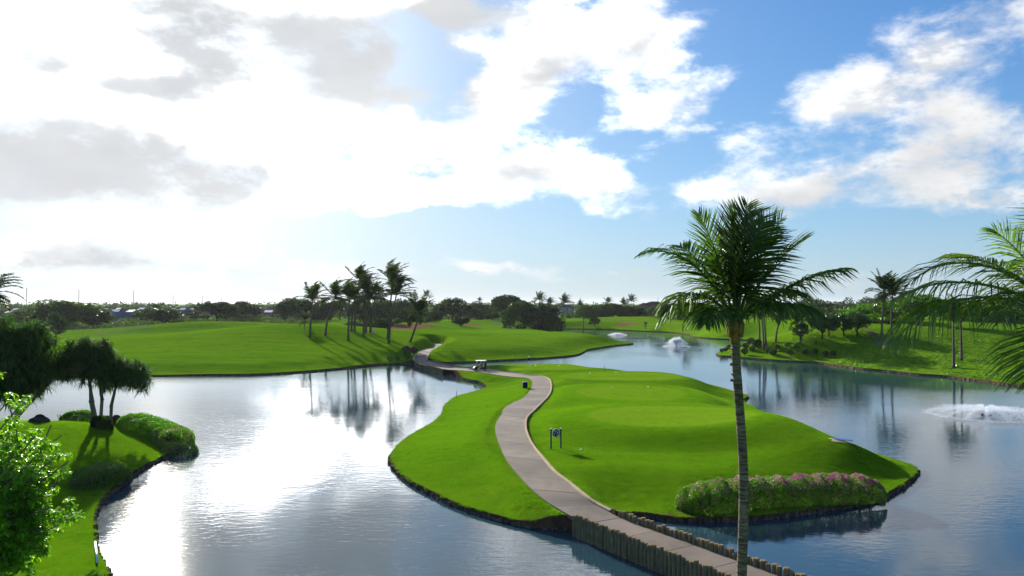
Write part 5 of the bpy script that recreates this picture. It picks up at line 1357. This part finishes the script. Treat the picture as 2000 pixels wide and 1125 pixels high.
for px, py, lb in ((844, 671.5, 'dark stake left at the far path bend'), (855, 670.5, 'dark stake behind the far path bend'), (866, 673, 'dark stake right at the far path bend'), (872, 675.5, 'dark stake beyond the outer edge of the far path bend'), (855.5, 680.5, 'dark stake on the near edge of the far path bend'),
    (892, 777.5, 'thin stake on the island shore beside the left lake'), (1181, 724.5, 'thin stake on the crest of the island behind the far tee'), (898, 717.5, 'thin stake in front of the strip of water left of the cart')):
    stake(lb, px, py, .95, M['trunk_dark'], .04)
p0 = hit(190, 1103); p1 = hit(186, 1072); root = None
mb = MB(); mb.tube([p0 - p0 + Vector((0, 0, .12)), (p1 - p0) + Vector((0, 0, .35))], .06, 8); o = obj('white_pipe', mb.mesh('white_pipe', M['pvc'], True), None, loc=p0); tag(o, 'white plastic pipe lying at the lower left shore', 'pipe')
p = hit(1646, 861.5); mb = MB(); n = 6
V = [(-.75 + 1.5 * i / n, -.25 + .5 * j / n, .03 + .05 * math.sin(i * 2.1 + j) ** 2) for i in range(n + 1) for j in range(n + 1)]
F = [(i * (n + 1) + j, (i + 1) * (n + 1) + j, (i + 1) * (n + 1) + j + 1, i * (n + 1) + j + 1) for i in range(n) for j in range(n)]
mb.add(V, F); mb.add([(x, y, z - .03) for x, y, z in V], [f[::-1] for f in F]); o = obj('tarp', mb.mesh('tarp', M['tarp'], True), None, loc=p + Vector((0, 0, .08))); o.rotation_euler = (0, 0, -.5); tag(o, 'small blue tarp on the worn patch at the island edge', 'tarp')
for (px, py, lb) in [(1046, 714.5, 'white tee marker just right of the golfer'), (1091, 714.2, 'white tee marker further right of the golfer'), (1152, 729, 'left white marker on the second tee from the back'), (1203, 727, 'right white marker on the second tee from the back'),
    (1196, 757, 'left pale marker on the middle tee'), (1266, 756, 'right pale marker on the middle tee'), (1135, 879, 'pale ground marker right of the sign')]:
    p = hit(px, py); bm = bmesh.new(); bmesh.ops.create_icosphere(bm, subdivisions=2, radius=.11)
    for v in bm.verts: v.co.z = max(v.co.z * .8, -.03)
    me = bpy.data.meshes.new('tee_marker'); bm.to_mesh(me); bm.free(); me.materials.append(M['white_paint']); tag(obj('tee_marker', me, None, loc=p + Vector((0, 0, .03))), lb, 'tee marker', 'tee markers')

# ------------------------------------------------------------------ sign of the tenth hole
def text_mesh(txt, size, mat):
    cu = bpy.data.curves.new('lettering', 'FONT'); cu.body = txt; cu.size = size; cu.extrude = .004; cu.align_x = 'CENTER'; cu.align_y = 'CENTER'
    o = bpy.data.objects.new('lettering', cu); COL.objects.link(o); dg = bpy.context.evaluated_depsgraph_get(); me = bpy.data.meshes.new_from_object(o.evaluated_get(dg)); bpy.data.objects.remove(o); bpy.data.curves.remove(cu)
    me.materials.clear(); me.materials.append(mat); return me
pL, pR = hit(1076.3, 877), hit(1095.5, 875.5); root = thing('hole_sign', 'navy hole sign reading 10 on two posts beside the path', 'sign', pL)
ax = (pR - pL); wS = ax.length; rz = math.atan2(ax.y, ax.x); root.rotation_euler = (0, 0, rz); hS = 1.62
for x in (0, wS):
    mb = MB(); mb.box((x, 0, hS / 2 - .1), (.105, .105, hS + .2)); po = obj('post', mb.mesh('post', M['navy']), root)
    mb = MB(); mb.box((x, 0, hS + .025), (.11, .11, .035), 0, 0, 0, 0, .5); obj('cap', mb.mesh('cap', M['sign_white']), po)
    for z in (hS - .12, hS - .40):
        mb = MB(); mb.box((x + (.07 if x == 0 else -.07), 0, z), (.07, .03, .05)); obj('bracket', mb.mesh('bracket', M['navy']), po)
cx = wS / 2; bw_ = wS - .26; zb, zt = hS - .62, hS - .05
def board_outline(g):
    w = bw_ / 2 + g; pts = []
    prof = [(-w, zb + .08 - g), (-w + .05, zb + .04 - g), (-w * .45, zb + .03 - g), (-w * .3, zb - .03 - g), (w * .3, zb - .03 - g), (w * .45, zb + .03 - g), (w - .05, zb + .04 - g), (w, zb + .08 - g), (w, zt - .08 + g), (w - .05, zt - .04 + g), (w * .45, zt - .03 + g), (w * .3, zt + .03 + g), (-w * .3, zt + .03 + g), (-w * .45, zt - .03 + g), (-w + .05, zt - .04 + g), (-w, zt - .08 + g)]
    return prof
def plate(g, y0, y1, mat, name, par):
    pr = board_outline(g); n = len(pr); V = [(cx + x, y0, z) for x, z in pr] + [(cx + x, y1, z) for x, z in pr]
    me = bpy.data.meshes.new(name); me.from_pydata(V, [], [tuple(range(n)), tuple(range(2 * n - 1, n - 1, -1))] + [(i, n + i, n + (i + 1) % n, (i + 1) % n) for i in range(n)]); me.materials.append(mat); me.update(); return obj(name, me, par)
board = plate(.0, -.03, .02, M['navy'], 'board', root); plate(.016, -.022, .012, M['sign_white'], 'border', root)
for t, s_, x, z in (('10', .27, -.13, zt - .14), ('PAR', .085, -.13, zt - .325), ('4', .15, -.13, zt - .45)):
    o = obj('lettering', text_mesh(t, s_ * 1.05, M['sign_white']), board); o.location = (cx + x, -.036, z); o.rotation_euler = (R(90), 0, 0)
for k in range(4):
    mb = MB(); mb.box((cx + .14, -.035, zt - .14 - .115 * k), (.20, .006, .032)); obj('distance_line', mb.mesh('distance_line', M['sign_white']), board)

# litter bin
p = hit(1025.5, 758); root = thing('litter_bin', 'square navy litter bin on the grass beside the path bend', 'bin', p, .1)
mb = MB(); mb.box((0, 0, .40), (.62, .55, .80), taper=.97); obj('body', mb.mesh('body', M['navy']), root)
mb = MB(); mb.box((0, 0, .83), (.66, .59, .06), taper=.9); obj('lid', mb.mesh('lid', simple('bin_lid_blue', (.06, .10, .22), .4)), root)
# ------------------------------------------------------------------ golf cart (front towards -X)
def wheel(parent, x, y):
    n = 18; mb = MB(); prof = [(.11, -.09), (.20, -.10), (.225, -.06), (.23, 0), (.225, .06), (.20, .10), (.11, .09)]; V = []; F = []
    for r, o_ in prof:
        for j in range(n): a = 2 * math.pi * j / n; V.append((x + r * math.cos(a), y + o_, .23 + r * math.sin(a)))
    for i in range(len(prof) - 1):
        for j in range(n): F.append((i * n + j, i * n + (j + 1) % n, (i + 1) * n + (j + 1) % n, (i + 1) * n + j))
    mb.add(V, F); w = obj('wheel', mb.mesh('wheel', M['black'], True), parent)
    mb = MB(); mb.tube([(x, y - .085, .23), (x, y - .05, .23), (x, y + .05, .23), (x, y + .085, .23)], [.06, .125, .125, .06], 14); obj('rim', mb.mesh('rim', M['white_paint'], True), w)
def golf_cart(label, pos, rz):
    r = thing('golf_cart', label, 'golf cart', pos, rz, 'golf carts')
    for x in (-.83, .83):
        for y in (-.45, .45): wheel(r, x, y)
    def loft(name, sections, mat):
        V = []; F = []; k = 8
        for (x, w, z0, z1) in sections:
            h = (z1 - z0); V += [(x, -w, z0), (x, -w, z0 + h * .7), (x, -w * .85, z1), (x, -w * .3, z1 + .02), (x, w * .3, z1 + .02), (x, w * .85, z1), (x, w, z0 + h * .7), (x, w, z0)]
        for i in range(len(sections) - 1):
            for j in range(k): F.append((i * k + j, i * k + (j + 1) % k, (i + 1) * k + (j + 1) % k, (i + 1) * k + j))
        F += [tuple(range(k - 1, -1, -1)), tuple((len(sections) - 1) * k + j for j in range(k))]
        me = bpy.data.meshes.new(name); me.from_pydata(V, [], F); me.materials.append(mat); me.polygons.foreach_set('use_smooth', [True] * len(F)); me.update(); return obj(name, me, r)
    loft('front_cowl', [(-1.18, .38, .30, .42), (-1.12, .50, .26, .58), (-.85, .56, .27, .74), (-.58, .56, .26, .84), (-.50, .52, .26, .80)], M['cart_body'])
    loft('floor_pan', [(-.52, .54, .26, .33), (.02, .54, .26, .33)], M['cart_body'])
    loft('rear_body', [(.0, .56, .26, .60), (.18, .58, .27, .68), (.70, .58, .30, .70), (1.05, .54, .34, .66), (1.16, .46, .38, .58)], M['cart_body'])
    mb = MB(); mb.box((.22, 0, .76), (.5, 1.04, .14)); obj('seat', mb.mesh('seat', M['seat']), r)
    mb = MB(); mb.box((.50, 0, 1.05), (.10, 1.02, .42), 0, 0, 0, .14); obj('backrest', mb.mesh('backrest', M['seat']), r)
    for x0, x1 in ((-.62, -.50), (.62, .78)):
        for y in (-.50, .50):
            mb = MB(); mb.tube([(x0, y, .72), (x1 if x0 > 0 else -.42, y, 1.78)], .022, 6); obj('roof_post', mb.mesh('roof_post', M['metal'], True), r)
    V = []; F = []; nx, ny = 8, 6
    for i in range(nx + 1):
        for j in range(ny + 1):
            u, v = i / nx * 2 - 1, j / ny * 2 - 1; e = max(abs(u), abs(v)); V.append((.14 + u * .92 * (1 - .06 * v * v), v * .60 * (1 - .06 * u * u), 1.80 + .09 * (1 - e ** 4)))
    F = [(i * (ny + 1) + j, (i + 1) * (ny + 1) + j, (i + 1) * (ny + 1) + j + 1, i * (ny + 1) + j + 1) for i in range(nx) for j in range(ny)]
    nv = len(V); V += [(x, y, 1.765) for x, y, z in V]; F += [tuple(nv + q for q in f[::-1]) for f in F]
    rim_ = [i * (ny + 1) for i in range(nx + 1)] + [nx * (ny + 1) + j for j in range(1, ny + 1)] + [i * (ny + 1) + ny for i in range(nx - 1, -1, -1)] + [j for j in range(ny - 1, 0, -1)]
    F += [(a, b, nv + b, nv + a) for a, b in zip(rim_, rim_[1:] + rim_[:1])]
    me = bpy.data.meshes.new('canopy'); me.from_pydata(V, [], F); me.materials.append(M['white_paint']); me.polygons.foreach_set('use_smooth', [True] * len(F)); me.update(); obj('canopy', me, r)
    mb = MB(); mb.tube([(-.55, .24, .62), (-.30, .24, .98)], .02, 6); sw = obj('steering_column', mb.mesh('steering_column', M['black']), r)
    c_, t1, t2 = Vector((-.29, .24, 1.0)), Vector((0, 1, 0)), Vector((.81, 0, .58)).normalized()
    mb = MB(); mb.tube([c_ + (t1 * math.cos(a) + t2 * math.sin(a)) * .17 for a in np.linspace(0, 2 * math.pi, 17)], .016, 6); obj('steering_wheel', mb.mesh('steering_wheel', M['black'], True), sw)
    for y in (-.36, .36):
        mb = MB(); mb.tube([(-1.13, y, .52), (-1.17, y, .52)], [.07, .06], 10); obj('headlight', mb.mesh('headlight', M['white_paint'], True), r)
    return r
def golf_bag(label, pos, rz, clubs=True):
    b = thing('golf_bag', label, 'golf bag', pos, rz, 'golf bags on the cart')
    mb = MB(); mb.tube([(0, 0, 0), (.02, 0, .06), (.05, 0, .45), (.09, 0, .80), (.10, 0, .86)], [.11, .14, .13, .15, .14], 12); obj('bag', mb.mesh('bag', M['black'], True), b)
    for k in range(7):
        a = k * .9; x, y = .09 + math.cos(a) * .09, math.sin(a) * .09; h = .20 + .05 * (k % 3)
        mb = MB(); mb.tube([(x, y, .80), (x + .02, y, .86 + h)], .008, 5); cl_ = obj('club_shaft', mb.mesh('club_shaft', M['metal']), b)
        mb = MB(); mb.tube([(x + .02, y - .05, .86 + h), (x + .02, y, .90 + h), (x + .02, y + .06, .87 + h)], [.03, .055, .035], 7); obj('club_head_cover', mb.mesh('club_head_cover', M['white_paint'], True), cl_)
cart_pos = hit(937, 724.6); cz = cart_pos.z + .03; cr = R(8)
cart_pos.z = cz
golf_cart('golf cart with a white canopy standing on the path by the far causeway', cart_pos, cr)
def cart_local(p): c, s = math.cos(cr), math.sin(cr); return (cart_pos.x + p[0] * c - p[1] * s, cart_pos.y + p[0] * s + p[1] * c, cart_pos.z + p[2])
golf_bag('black golf bag on the near side of the cart rear', cart_local((.95, -.26, .68)), cr); golf_bag('black golf bag on the far side of the cart rear', cart_local((.95, .26, .68)), cr)
fp = hit(902, 628); golf_cart('tiny far golf cart on the slope below the wide umbrella tree', fp, R(70))

# ------------------------------------------------------------------ people: skeleton grown into one skin
def person(label, pos, rz, J, mats, zones, group=None, name='person', facing=1):
    """J: joint name -> (x,y,z,radius); bones list; zones(face centre) -> material slot"""
    root = thing(name, label, 'person', pos, rz, group)
    names = list(J); idx = {n: i for i, n in enumerate(names)}
    me = bpy.data.meshes.new('body'); me.from_pydata([J[n][:3] for n in names], [(idx[a], idx[b]) for a, b in BONES(J)], [])
    o = bpy.data.objects.new('body', me); COL.objects.link(o)
    sk = o.modifiers.new('skin', 'SKIN'); sk.use_smooth_shade = True
    if not me.skin_vertices: bpy.context.view_layer.update()
    lay = me.skin_vertices[0] if me.skin_vertices else None
    if lay is None: 
        bm = bmesh.new(); bm.from_mesh(me); bm.verts.layers.skin.verify(); bm.to_mesh(me); bm.free(); lay = me.skin_vertices[0]
    for n, v in zip(names, lay.data):
        r = J[n][3]; v.radius = r if isinstance(r, tuple) else (r, r); v.use_root = n == 'pelvis'
    ss = o.modifiers.new('sub', 'SUBSURF'); ss.levels = 2; ss.render_levels = 2
    dg = bpy.context.evaluated_depsgraph_get(); m2 = bpy.data.meshes.new_from_object(o.evaluated_get(dg)); m2.name = 'body'
    bpy.data.objects.remove(o)
    m2.materials.clear()
    for m in mats: m2.materials.append(m)
    for p in m2.polygons: p.material_index = zones(p.center); p.use_smooth = True
    obj('body', m2, root); return root
def BONES(J):
    ch = [('pelvis', 'waist'), ('waist', 'chest'), ('chest', 'neck'), ('neck', 'jaw'), ('jaw', 'head'), ('head', 'crown')]
    for s in 'LR':
        ch += [('pelvis', 'hip' + s), ('hip' + s, 'knee' + s), ('knee' + s, 'ankle' + s), ('ankle' + s, 'toe' + s), ('chest', 'sho' + s), ('sho' + s, 'elb' + s), ('elb' + s, 'wri' + s), ('wri' + s, 'palm' + s)]
        for f in range(4): ch += [('palm' + s, 'f%d%s' % (f, s)), ('f%d%s' % (f, s), 'g%d%s' % (f, s))]
        ch += [('wri' + s, 't0' + s), ('t0' + s, 't1' + s)]
    return ch
def hand(J, s, w, d, n, curl=.6):
    """palm and five bent fingers from wrist w along d, n = across the palm"""
    w, d, n = Vector(w), Vector(d).normalized(), Vector(n).normalized(); c = d.cross(n)
    J['palm' + s] = (*(w + d * .075), (.032, .018))
    for f, L in enumerate((.072, .082, .076, .058)):
        o = n * (.030 - .02 * f); J['f%d%s' % (f, s)] = (*(w + d * (.075 + L * .55) + o), .0095); J['g%d%s' % (f, s)] = (*(w + d * (.075 + L * .8) + o + c * L * curl), .008)
    J['t0' + s] = (*(w + d * .035 + n * .045), .012); J['t1' + s] = (*(w + d * .075 + n * .055 + c * .02), .009)
# golfer in his follow-through
J = {'pelvis': (0, 0, .95, (.15, .115)), 'waist': (.0, 0, 1.08, (.135, .105)), 'chest': (-.01, 0, 1.32, (.165, .115)), 'neck': (0, 0, 1.49, .056), 'jaw': (.02, 0, 1.56, .068), 'head': (.015, 0, 1.64, .092), 'crown': (.01, 0, 1.71, .075),
    'hipL': (-.07, -.08, .90, .10), 'kneeL': (-.06, -.10, .50, .066), 'ankleL': (-.09, -.11, .09, .045), 'toeL': (.06, -.13, .04, .036), 'hipR': (.08, .08, .90, .10), 'kneeR': (.17, .05, .52, .066), 'ankleR': (.05, .10, .12, .045), 'toeR': (.14, .06, .04, .036),
    'shoL': (.02, -.20, 1.41, .062), 'elbL': (.17, -.24, 1.24, .045), 'wriL': (.27, -.06, 1.16, .031), 'shoR': (.03, .20, 1.41, .062), 'elbR': (.19, .20, 1.22, .045), 'wriR': (.28, .0, 1.12, .031)}
hand(J, 'L', J['wriL'][:3], (.5, .6, -.3), (.3, -.2, .9)); hand(J, 'R', J['wriR'][:3], (.6, -.4, -.3), (.3, .2, .9))
def zone_g(c):
    if c.z > 1.69 or (c.z > 1.52 and c.x < -.02): return 3
    if c.z > 1.50: return 0
    if c.z > .98: return 0 if c.x > .26 else 1
    return 2 if c.z > .09 else 4
gp = hit(1033, 715.5)
golfer = person('golfer in a navy top and white trousers standing on the back tee', gp, R(10), J, [M['skin'], M['shirt_navy'], M['trousers'], M['hair'], M['white_paint']], zone_g)
mb = MB(); mb.tube([(-.10, 0, 1.67), (.0, 0, 1.735), (.10, 0, 1.70), (.19, 0, 1.665)], [.06, .085, .07, .03], 10); obj('cap', mb.mesh('cap', M['white_paint'], True), golfer)
mb = MB(); mb.tube([(0, 0, 0), (.12, .10, -.55), (.17, .14, -.86)], [.014, .008, .008], 6); gc = thing('golf_club', 'golf club held low in front by the golfer', 'golf club', Vector(gp) + Vector((.34, .05, 1.08)))
obj('shaft', mb.mesh('shaft', M['metal'], True), gc); mb = MB(); mb.tube([(.14, .14, -.88), (.20, .15, -.90), (.27, .16, -.89)], [.02, .045, .03], 7); obj('club_head', mb.mesh('club_head', M['black'], True), gc)
# passenger sitting in the cart, facing the cart's front (-X)
J = {'pelvis': (.22, 0, .93, (.15, .12)), 'waist': (.25, 0, 1.06, (.14, .11)), 'chest': (.27, 0, 1.28, (.165, .12)), 'neck': (.25, 0, 1.42, .056), 'jaw': (.22, 0, 1.49, .068), 'head': (.22, 0, 1.56, .092), 'crown': (.23, 0, 1.63, .075),
    'hipL': (.14, -.09, .92, .10), 'kneeL': (-.26, -.11, .86, .07), 'ankleL': (-.34, -.11, .46, .045), 'toeL': (-.48, -.11, .40, .036), 'hipR': (.14, .09, .92, .10), 'kneeR': (-.26, .11, .86, .07), 'ankleR': (-.34, .11, .46, .045), 'toeR': (-.48, .11, .40, .036),
    'shoL': (.25, -.20, 1.36, .062), 'elbL': (.14, -.24, 1.12, .045), 'wriL': (-.08, -.18, 1.04, .031), 'shoR': (.25, .20, 1.36, .062), 'elbR': (.12, .24, 1.12, .045), 'wriR': (-.12, .16, 1.06, .031)}
hand(J, 'L', J['wriL'][:3], (-.9, .2, -.3), (0, .3, .9)); hand(J, 'R', J['wriR'][:3], (-.9, 0, -.1), (0, -.3, .9))
def zone_s(c):
    if c.z > 1.62 or (c.z > 1.47 and c.x > .27): return 3
    if c.z > 1.43: return 0
    if c.z < .5: return 4
    if c.z < .99 and not (c.x < .05 and abs(c.y) > .145 and c.z > .97): return 2
    return 0 if (c.x < .10 and abs(c.y) > .1) else 1
ps = person('person with a light cap and maroon trousers sitting in the cart', cart_local((0, -.24, -.07)), cr, J, [M['skin'], M['shirt_navy'], M['trouser_red'], M['hair'], M['white_paint']], zone_s)
mb = MB(); mb.tube([(.32, 0, 1.59), (.22, 0, 1.655), (.12, 0, 1.62), (.03, 0, 1.585)], [.06, .085, .07, .03], 10); obj('cap', mb.mesh('cap', M['white_paint'], True), ps)

# ------------------------------------------------------------------ fountains
def fountain(label, px, py, rmax, hmax, nd, drop, seed, jets=26, inner=.5, fuzz=.018):
    c = on_z(px, py); root = thing('fountain', label, 'fountain', (*c, 0), 0, 'fountains in the lake'); rg = np.random.default_rng(seed)
    mb = MB(); mb.tube([(0, 0, -.1), (0, 0, .05), (0, 0, .14), (0, 0, .2)], [.55, .55, .32, .12], 14); obj('float', mb.mesh('float', M['black'], True), root)
    t = rg.uniform(0, 1, nd) ** .8; jet = rg.integers(0, jets, nd); ring_ = jet / jets * 2 * math.pi + rg.normal(size=nd) * .03
    amp = rg.uniform(.72, 1.1, jets)[jet]; sp2 = rg.uniform(.8, 1.08, jets)[jet]
    k = np.where(rg.uniform(size=nd) < inner, rg.uniform(.45, .8, nd), rg.uniform(.85, 1.06, nd))
    rr = rmax * k * t * sp2; z = amp * hmax * (1.25 - .35 * k) * 4 * t * (1 - t) * rg.uniform(.88, 1.06, nd) + .12 * (1 - t)
    C = np.column_stack((np.cos(ring_) * rr, np.sin(ring_) * rr, z)) + rg.normal(size=(nd, 3)) * (rmax * fuzz) * (.3 + t[:, None])
    # splash where the water falls back
    ns = nd // 6; a = rg.uniform(0, 2 * math.pi, ns); r2 = rmax * rg.normal(.98, .06, ns); S2 = np.column_stack((np.cos(a) * r2, np.sin(a) * r2, np.abs(rg.normal(0, .10, ns))))
    C = np.vstack((C, S2)); n = len(C); C[:, 2] = np.maximum(C[:, 2], .02)
    T_ = np.array([(1, 1, 1), (-1, -1, 1), (-1, 1, -1), (1, -1, -1)]) * .6; s = drop * rg.uniform(.5, 1.4, n)
    V = (C[:, None, :] + T_[None] * s[:, None, None]).reshape(-1, 3); b = np.arange(n)[:, None, None] * 4
    F = (b + np.array([(0, 1, 2), (0, 3, 1), (0, 2, 3), (1, 3, 2)])[None]).reshape(-1, 3)
    sp_ = obj('spray', mesh_np('spray', V, F, M['spray']), root); tag(sp_, kind='stuff')
fountain('fountain with a tall white dome of spray beyond the island', 1321, 677, 3.6, 2.2, 11000, .05, 1, inner=.85, fuzz=.06)
fountain('far low fountain with two white humps of spray', 1206, 654.5, 3.7, .55, 4500, .055, 2, fuzz=.05)
fountain('wide low fountain spraying outward near the right edge', 1926, 811, 6.0, .95, 30000, .022, 3, 15, .3)
# waterfowl resting on the spit
for px, py, lb in ((1229, 670, 'left small dark bird on the grass spit'), (1233, 671, 'right small dark bird on the grass spit')):
    p = hit(px, py); mb = MB(); mb.tube([(-.28, 0, .22), (-.1, 0, .26), (.12, 0, .27), (.2, 0, .40), (.24, 0, .52), (.30, 0, .52), (.36, 0, .50)], [.02, .11, .10, .045, .05, .045, .012], 8); bd = thing('bird', lb, 'bird', p, R(20), 'birds on the spit'); obj('body', mb.mesh('body', M['trunk_dark'], True), bd)
    for y in (-.04, .04): mb = MB(); mb.tube([(0, y, -.02), (.01, y, .2)], .012, 5); obj('leg', mb.mesh('leg', M['black']), bd)

# ------------------------------------------------------------------ grass: blades on the nearer turf
def tuft(seed, n=70, size=.42):
    rg = np.random.default_rng(seed); V = []; F = []; T = []
    for i in range(n):
        x, y = rg.uniform(-size / 2, size / 2, 2) * 1.15; h = rg.uniform(.028, .065); a = rg.uniform(0, 6.28); w = rg.uniform(.006, .011); le = rg.uniform(0, .03)
        dx_, dy_ = math.cos(a) * w, math.sin(a) * w; lx, ly = math.cos(a + 1.4) * le, math.sin(a + 1.4) * le
        o = len(V); V += [(x - dx_, y - dy_, -.01), (x + dx_, y + dy_, -.01), (x + lx * .5, y + ly * .5, h * .6), (x + lx, y + ly, h)]
        F += [(o, o + 1, o + 2, o + 3)]; T.append(rg.uniform(0, 1))
    return mesh_np('turf_tuft', V, F, L_GRASS, False, [('tint', 'FACE', T)])
def turf(name, label, hfun, ringp, sel, seed, spacing, src):
    rg = np.random.default_rng(seed); lo, hi = ringp.min(0), ringp.max(0)
    lo = np.maximum(lo, src[0]); hi = np.minimum(hi, src[1]); n = int((hi[0] - lo[0]) * (hi[1] - lo[1]) / spacing ** 2)
    X = rg.uniform(lo[0], hi[0], n); Y = rg.uniform(lo[1], hi[1], n); ok = sel(X, Y); X, Y = X[ok], Y[ok]
    dd = np.full(len(X), 9.0)
    for s in range(0, len(X), 4000):
        q = np.hypot(X[s:s+4000, None] - CLINE[None, :, 0], Y[s:s+4000, None] - CLINE[None, :, 1]); k = q.argmin(1); dd[s:s+4000] = q.min(1) - CLW[k]
    ok = (dd > .22) & (tee_mask(X, Y, .95, .05) < .5); X, Y = X[ok], Y[ok]
    f = lambda x, y: to_path(x, y, hfun(x, y))
    e = .15; Z = f(X, Y); N = np.column_stack((-(f(X + e, Y) - Z) / e, -(f(X, Y + e) - Z) / e, np.ones(len(X)))); N /= np.linalg.norm(N, axis=1)[:, None]
    sc = (1 - .62 * tee_mask(X, Y, .97)) * rg.uniform(.75, 1.25, len(X))
    me = bpy.data.meshes.new(name); me.vertices.add(len(X)); me.vertices.foreach_set('co', np.column_stack((X, Y, Z)).astype(np.float32).ravel())
    a = me.attributes.new('nrm', 'FLOAT_VECTOR', 'POINT'); a.data.foreach_set('vector', N.astype(np.float32).ravel())
    a = me.attributes.new('sc', 'FLOAT', 'POINT'); a.data.foreach_set('value', sc.astype(np.float32)); me.update()
    o = obj(name, me); tag(o, label, None, kind='stuff')
    ng = bpy.data.node_groups.new(name, 'GeometryNodeTree'); ng.interface.new_socket('Geometry', in_out='INPUT', socket_type='NodeSocketGeometry'); ng.interface.new_socket('Geometry', in_out='OUTPUT', socket_type='NodeSocketGeometry')
    N_ = ng.nodes; Lk = ng.links; gi = N_.new('NodeGroupInput'); go = N_.new('NodeGroupOutput'); ip = N_.new('GeometryNodeInstanceOnPoints'); oi = N_.new('GeometryNodeObjectInfo'); oi.inputs['As Instance'].default_value = True
    oi.inputs['Object'].default_value = TUFT; Lk.new(gi.outputs[0], ip.inputs['Points']); Lk.new(oi.outputs['Geometry'], ip.inputs['Instance'])
    na = N_.new('GeometryNodeInputNamedAttribute'); na.data_type = 'FLOAT_VECTOR'; na.inputs[0].default_value = 'nrm'; al = N_.new('FunctionNodeAlignRotationToVector'); al.axis = 'Z'
    rv = N_.new('FunctionNodeRandomValue'); rv.data_type = 'FLOAT_VECTOR'; rv.inputs[0].default_value = (0, 0, 0); rv.inputs[1].default_value = (0, 0, 6.283)
    er = N_.new('FunctionNodeEulerToRotation'); Lk.new(rv.outputs[0], er.inputs[0]); Lk.new(er.outputs[0], al.inputs['Rotation']); Lk.new(na.outputs[0], al.inputs['Vector']); Lk.new(al.outputs[0], ip.inputs['Rotation'])
    ns = N_.new('GeometryNodeInputNamedAttribute'); ns.data_type = 'FLOAT'; ns.inputs[0].default_value = 'sc'; cx_ = N_.new('ShaderNodeCombineXYZ'); cx_.inputs[0].default_value = 1; cx_.inputs[1].default_value = 1
    Lk.new(ns.outputs[0], cx_.inputs[2]); Lk.new(cx_.outputs[0], ip.inputs['Scale']); Lk.new(ip.outputs[0], go.inputs[0])
    o.modifiers.new('turf', 'NODES').node_group = ng
    return o
TUFT = obj('turf_tuft', tuft(5)); TUFT.location = (0, 20, -3.0); tag(TUFT, 'tuft of short turf grass', None, kind='stuff')
turf('island_turf', 'short mown grass blades on the island', h_isle, ISLE, lambda x, y: inside(x, y, ISLE) & (np.hypot(x, y) < 105), 1, .30, ((-40, 40), (40, 105)))
turf('bank_turf', 'grass blades on the left bank', h_main, LAKE, lambda x, y: (~inside(x, y, LAKE)) & (x > -.75 * y) & (x < 0), 2, .30, ((-60, 30), (-8, 84)))

# leafy ground cover on the rough right bank
def cover_bank(label, n, seed):
    rg = np.random.default_rng(seed); px = rg.uniform(1545, 2120, n * 3); dep = rg.uniform(95, 190, n * 3); X = px_at(px, dep); Y = dep
    d = dist_poly(X, Y, LAKE); ok = (~inside(X, Y, LAKE)) & (d > .3) & (d < 34); X, Y, d = X[ok], Y[ok], d[ok]
    cl = np.sin(X * .9 + 1.3 * np.sin(Y * .5)) * np.sin(Y * .8 + X * .3) + .6 * np.sin(X * .23 + Y * .31); keep = (cl + rg.normal(size=len(X)) * .35 > .0) & (rg.uniform(size=len(X)) < np.exp(-d / 18)); X, Y = X[keep][:n], Y[keep][:n]
    Z = height(X, Y); C = np.column_stack((X, Y, Z + rg.uniform(.02, .28, len(X)))); V, F = leaf_cloud(C, .34, rg, .3, aspect=1.5)
    o = obj('ground_cover', mesh_np('ground_cover', V, F, L_LIT, False, [('tint', 'FACE', np.clip(rg.uniform(.2, 1, len(X)), 0, 1))])); tag(o, label, None, kind='stuff')
cover_bank('leafy ground cover on the slope of the right bank', 16000, 9)

# ------------------------------------------------------------------ sea haze over the course
mb = MB(); mb.box((0, 0, 19), (15200, 15200, 42)); hm = bpy.data.materials.new('haze'); hm.use_nodes = True
ht = NT(hm.node_tree); ht.n.remove(ht.n['Principled BSDF']); pv = ht.new('ShaderNodeVolumePrincipled')
pv.inputs['Color'].default_value = (.93, .96, 1, 1); pv.inputs['Density'].default_value = .000032; pv.inputs['Anisotropy'].default_value = .3
ht.l.new(pv.outputs[0], ht.n['Material Output'].inputs['Volume'])
tag(obj('haze', mb.mesh('haze', hm)), 'thin pale sea haze over the course', None, kind='stuff')
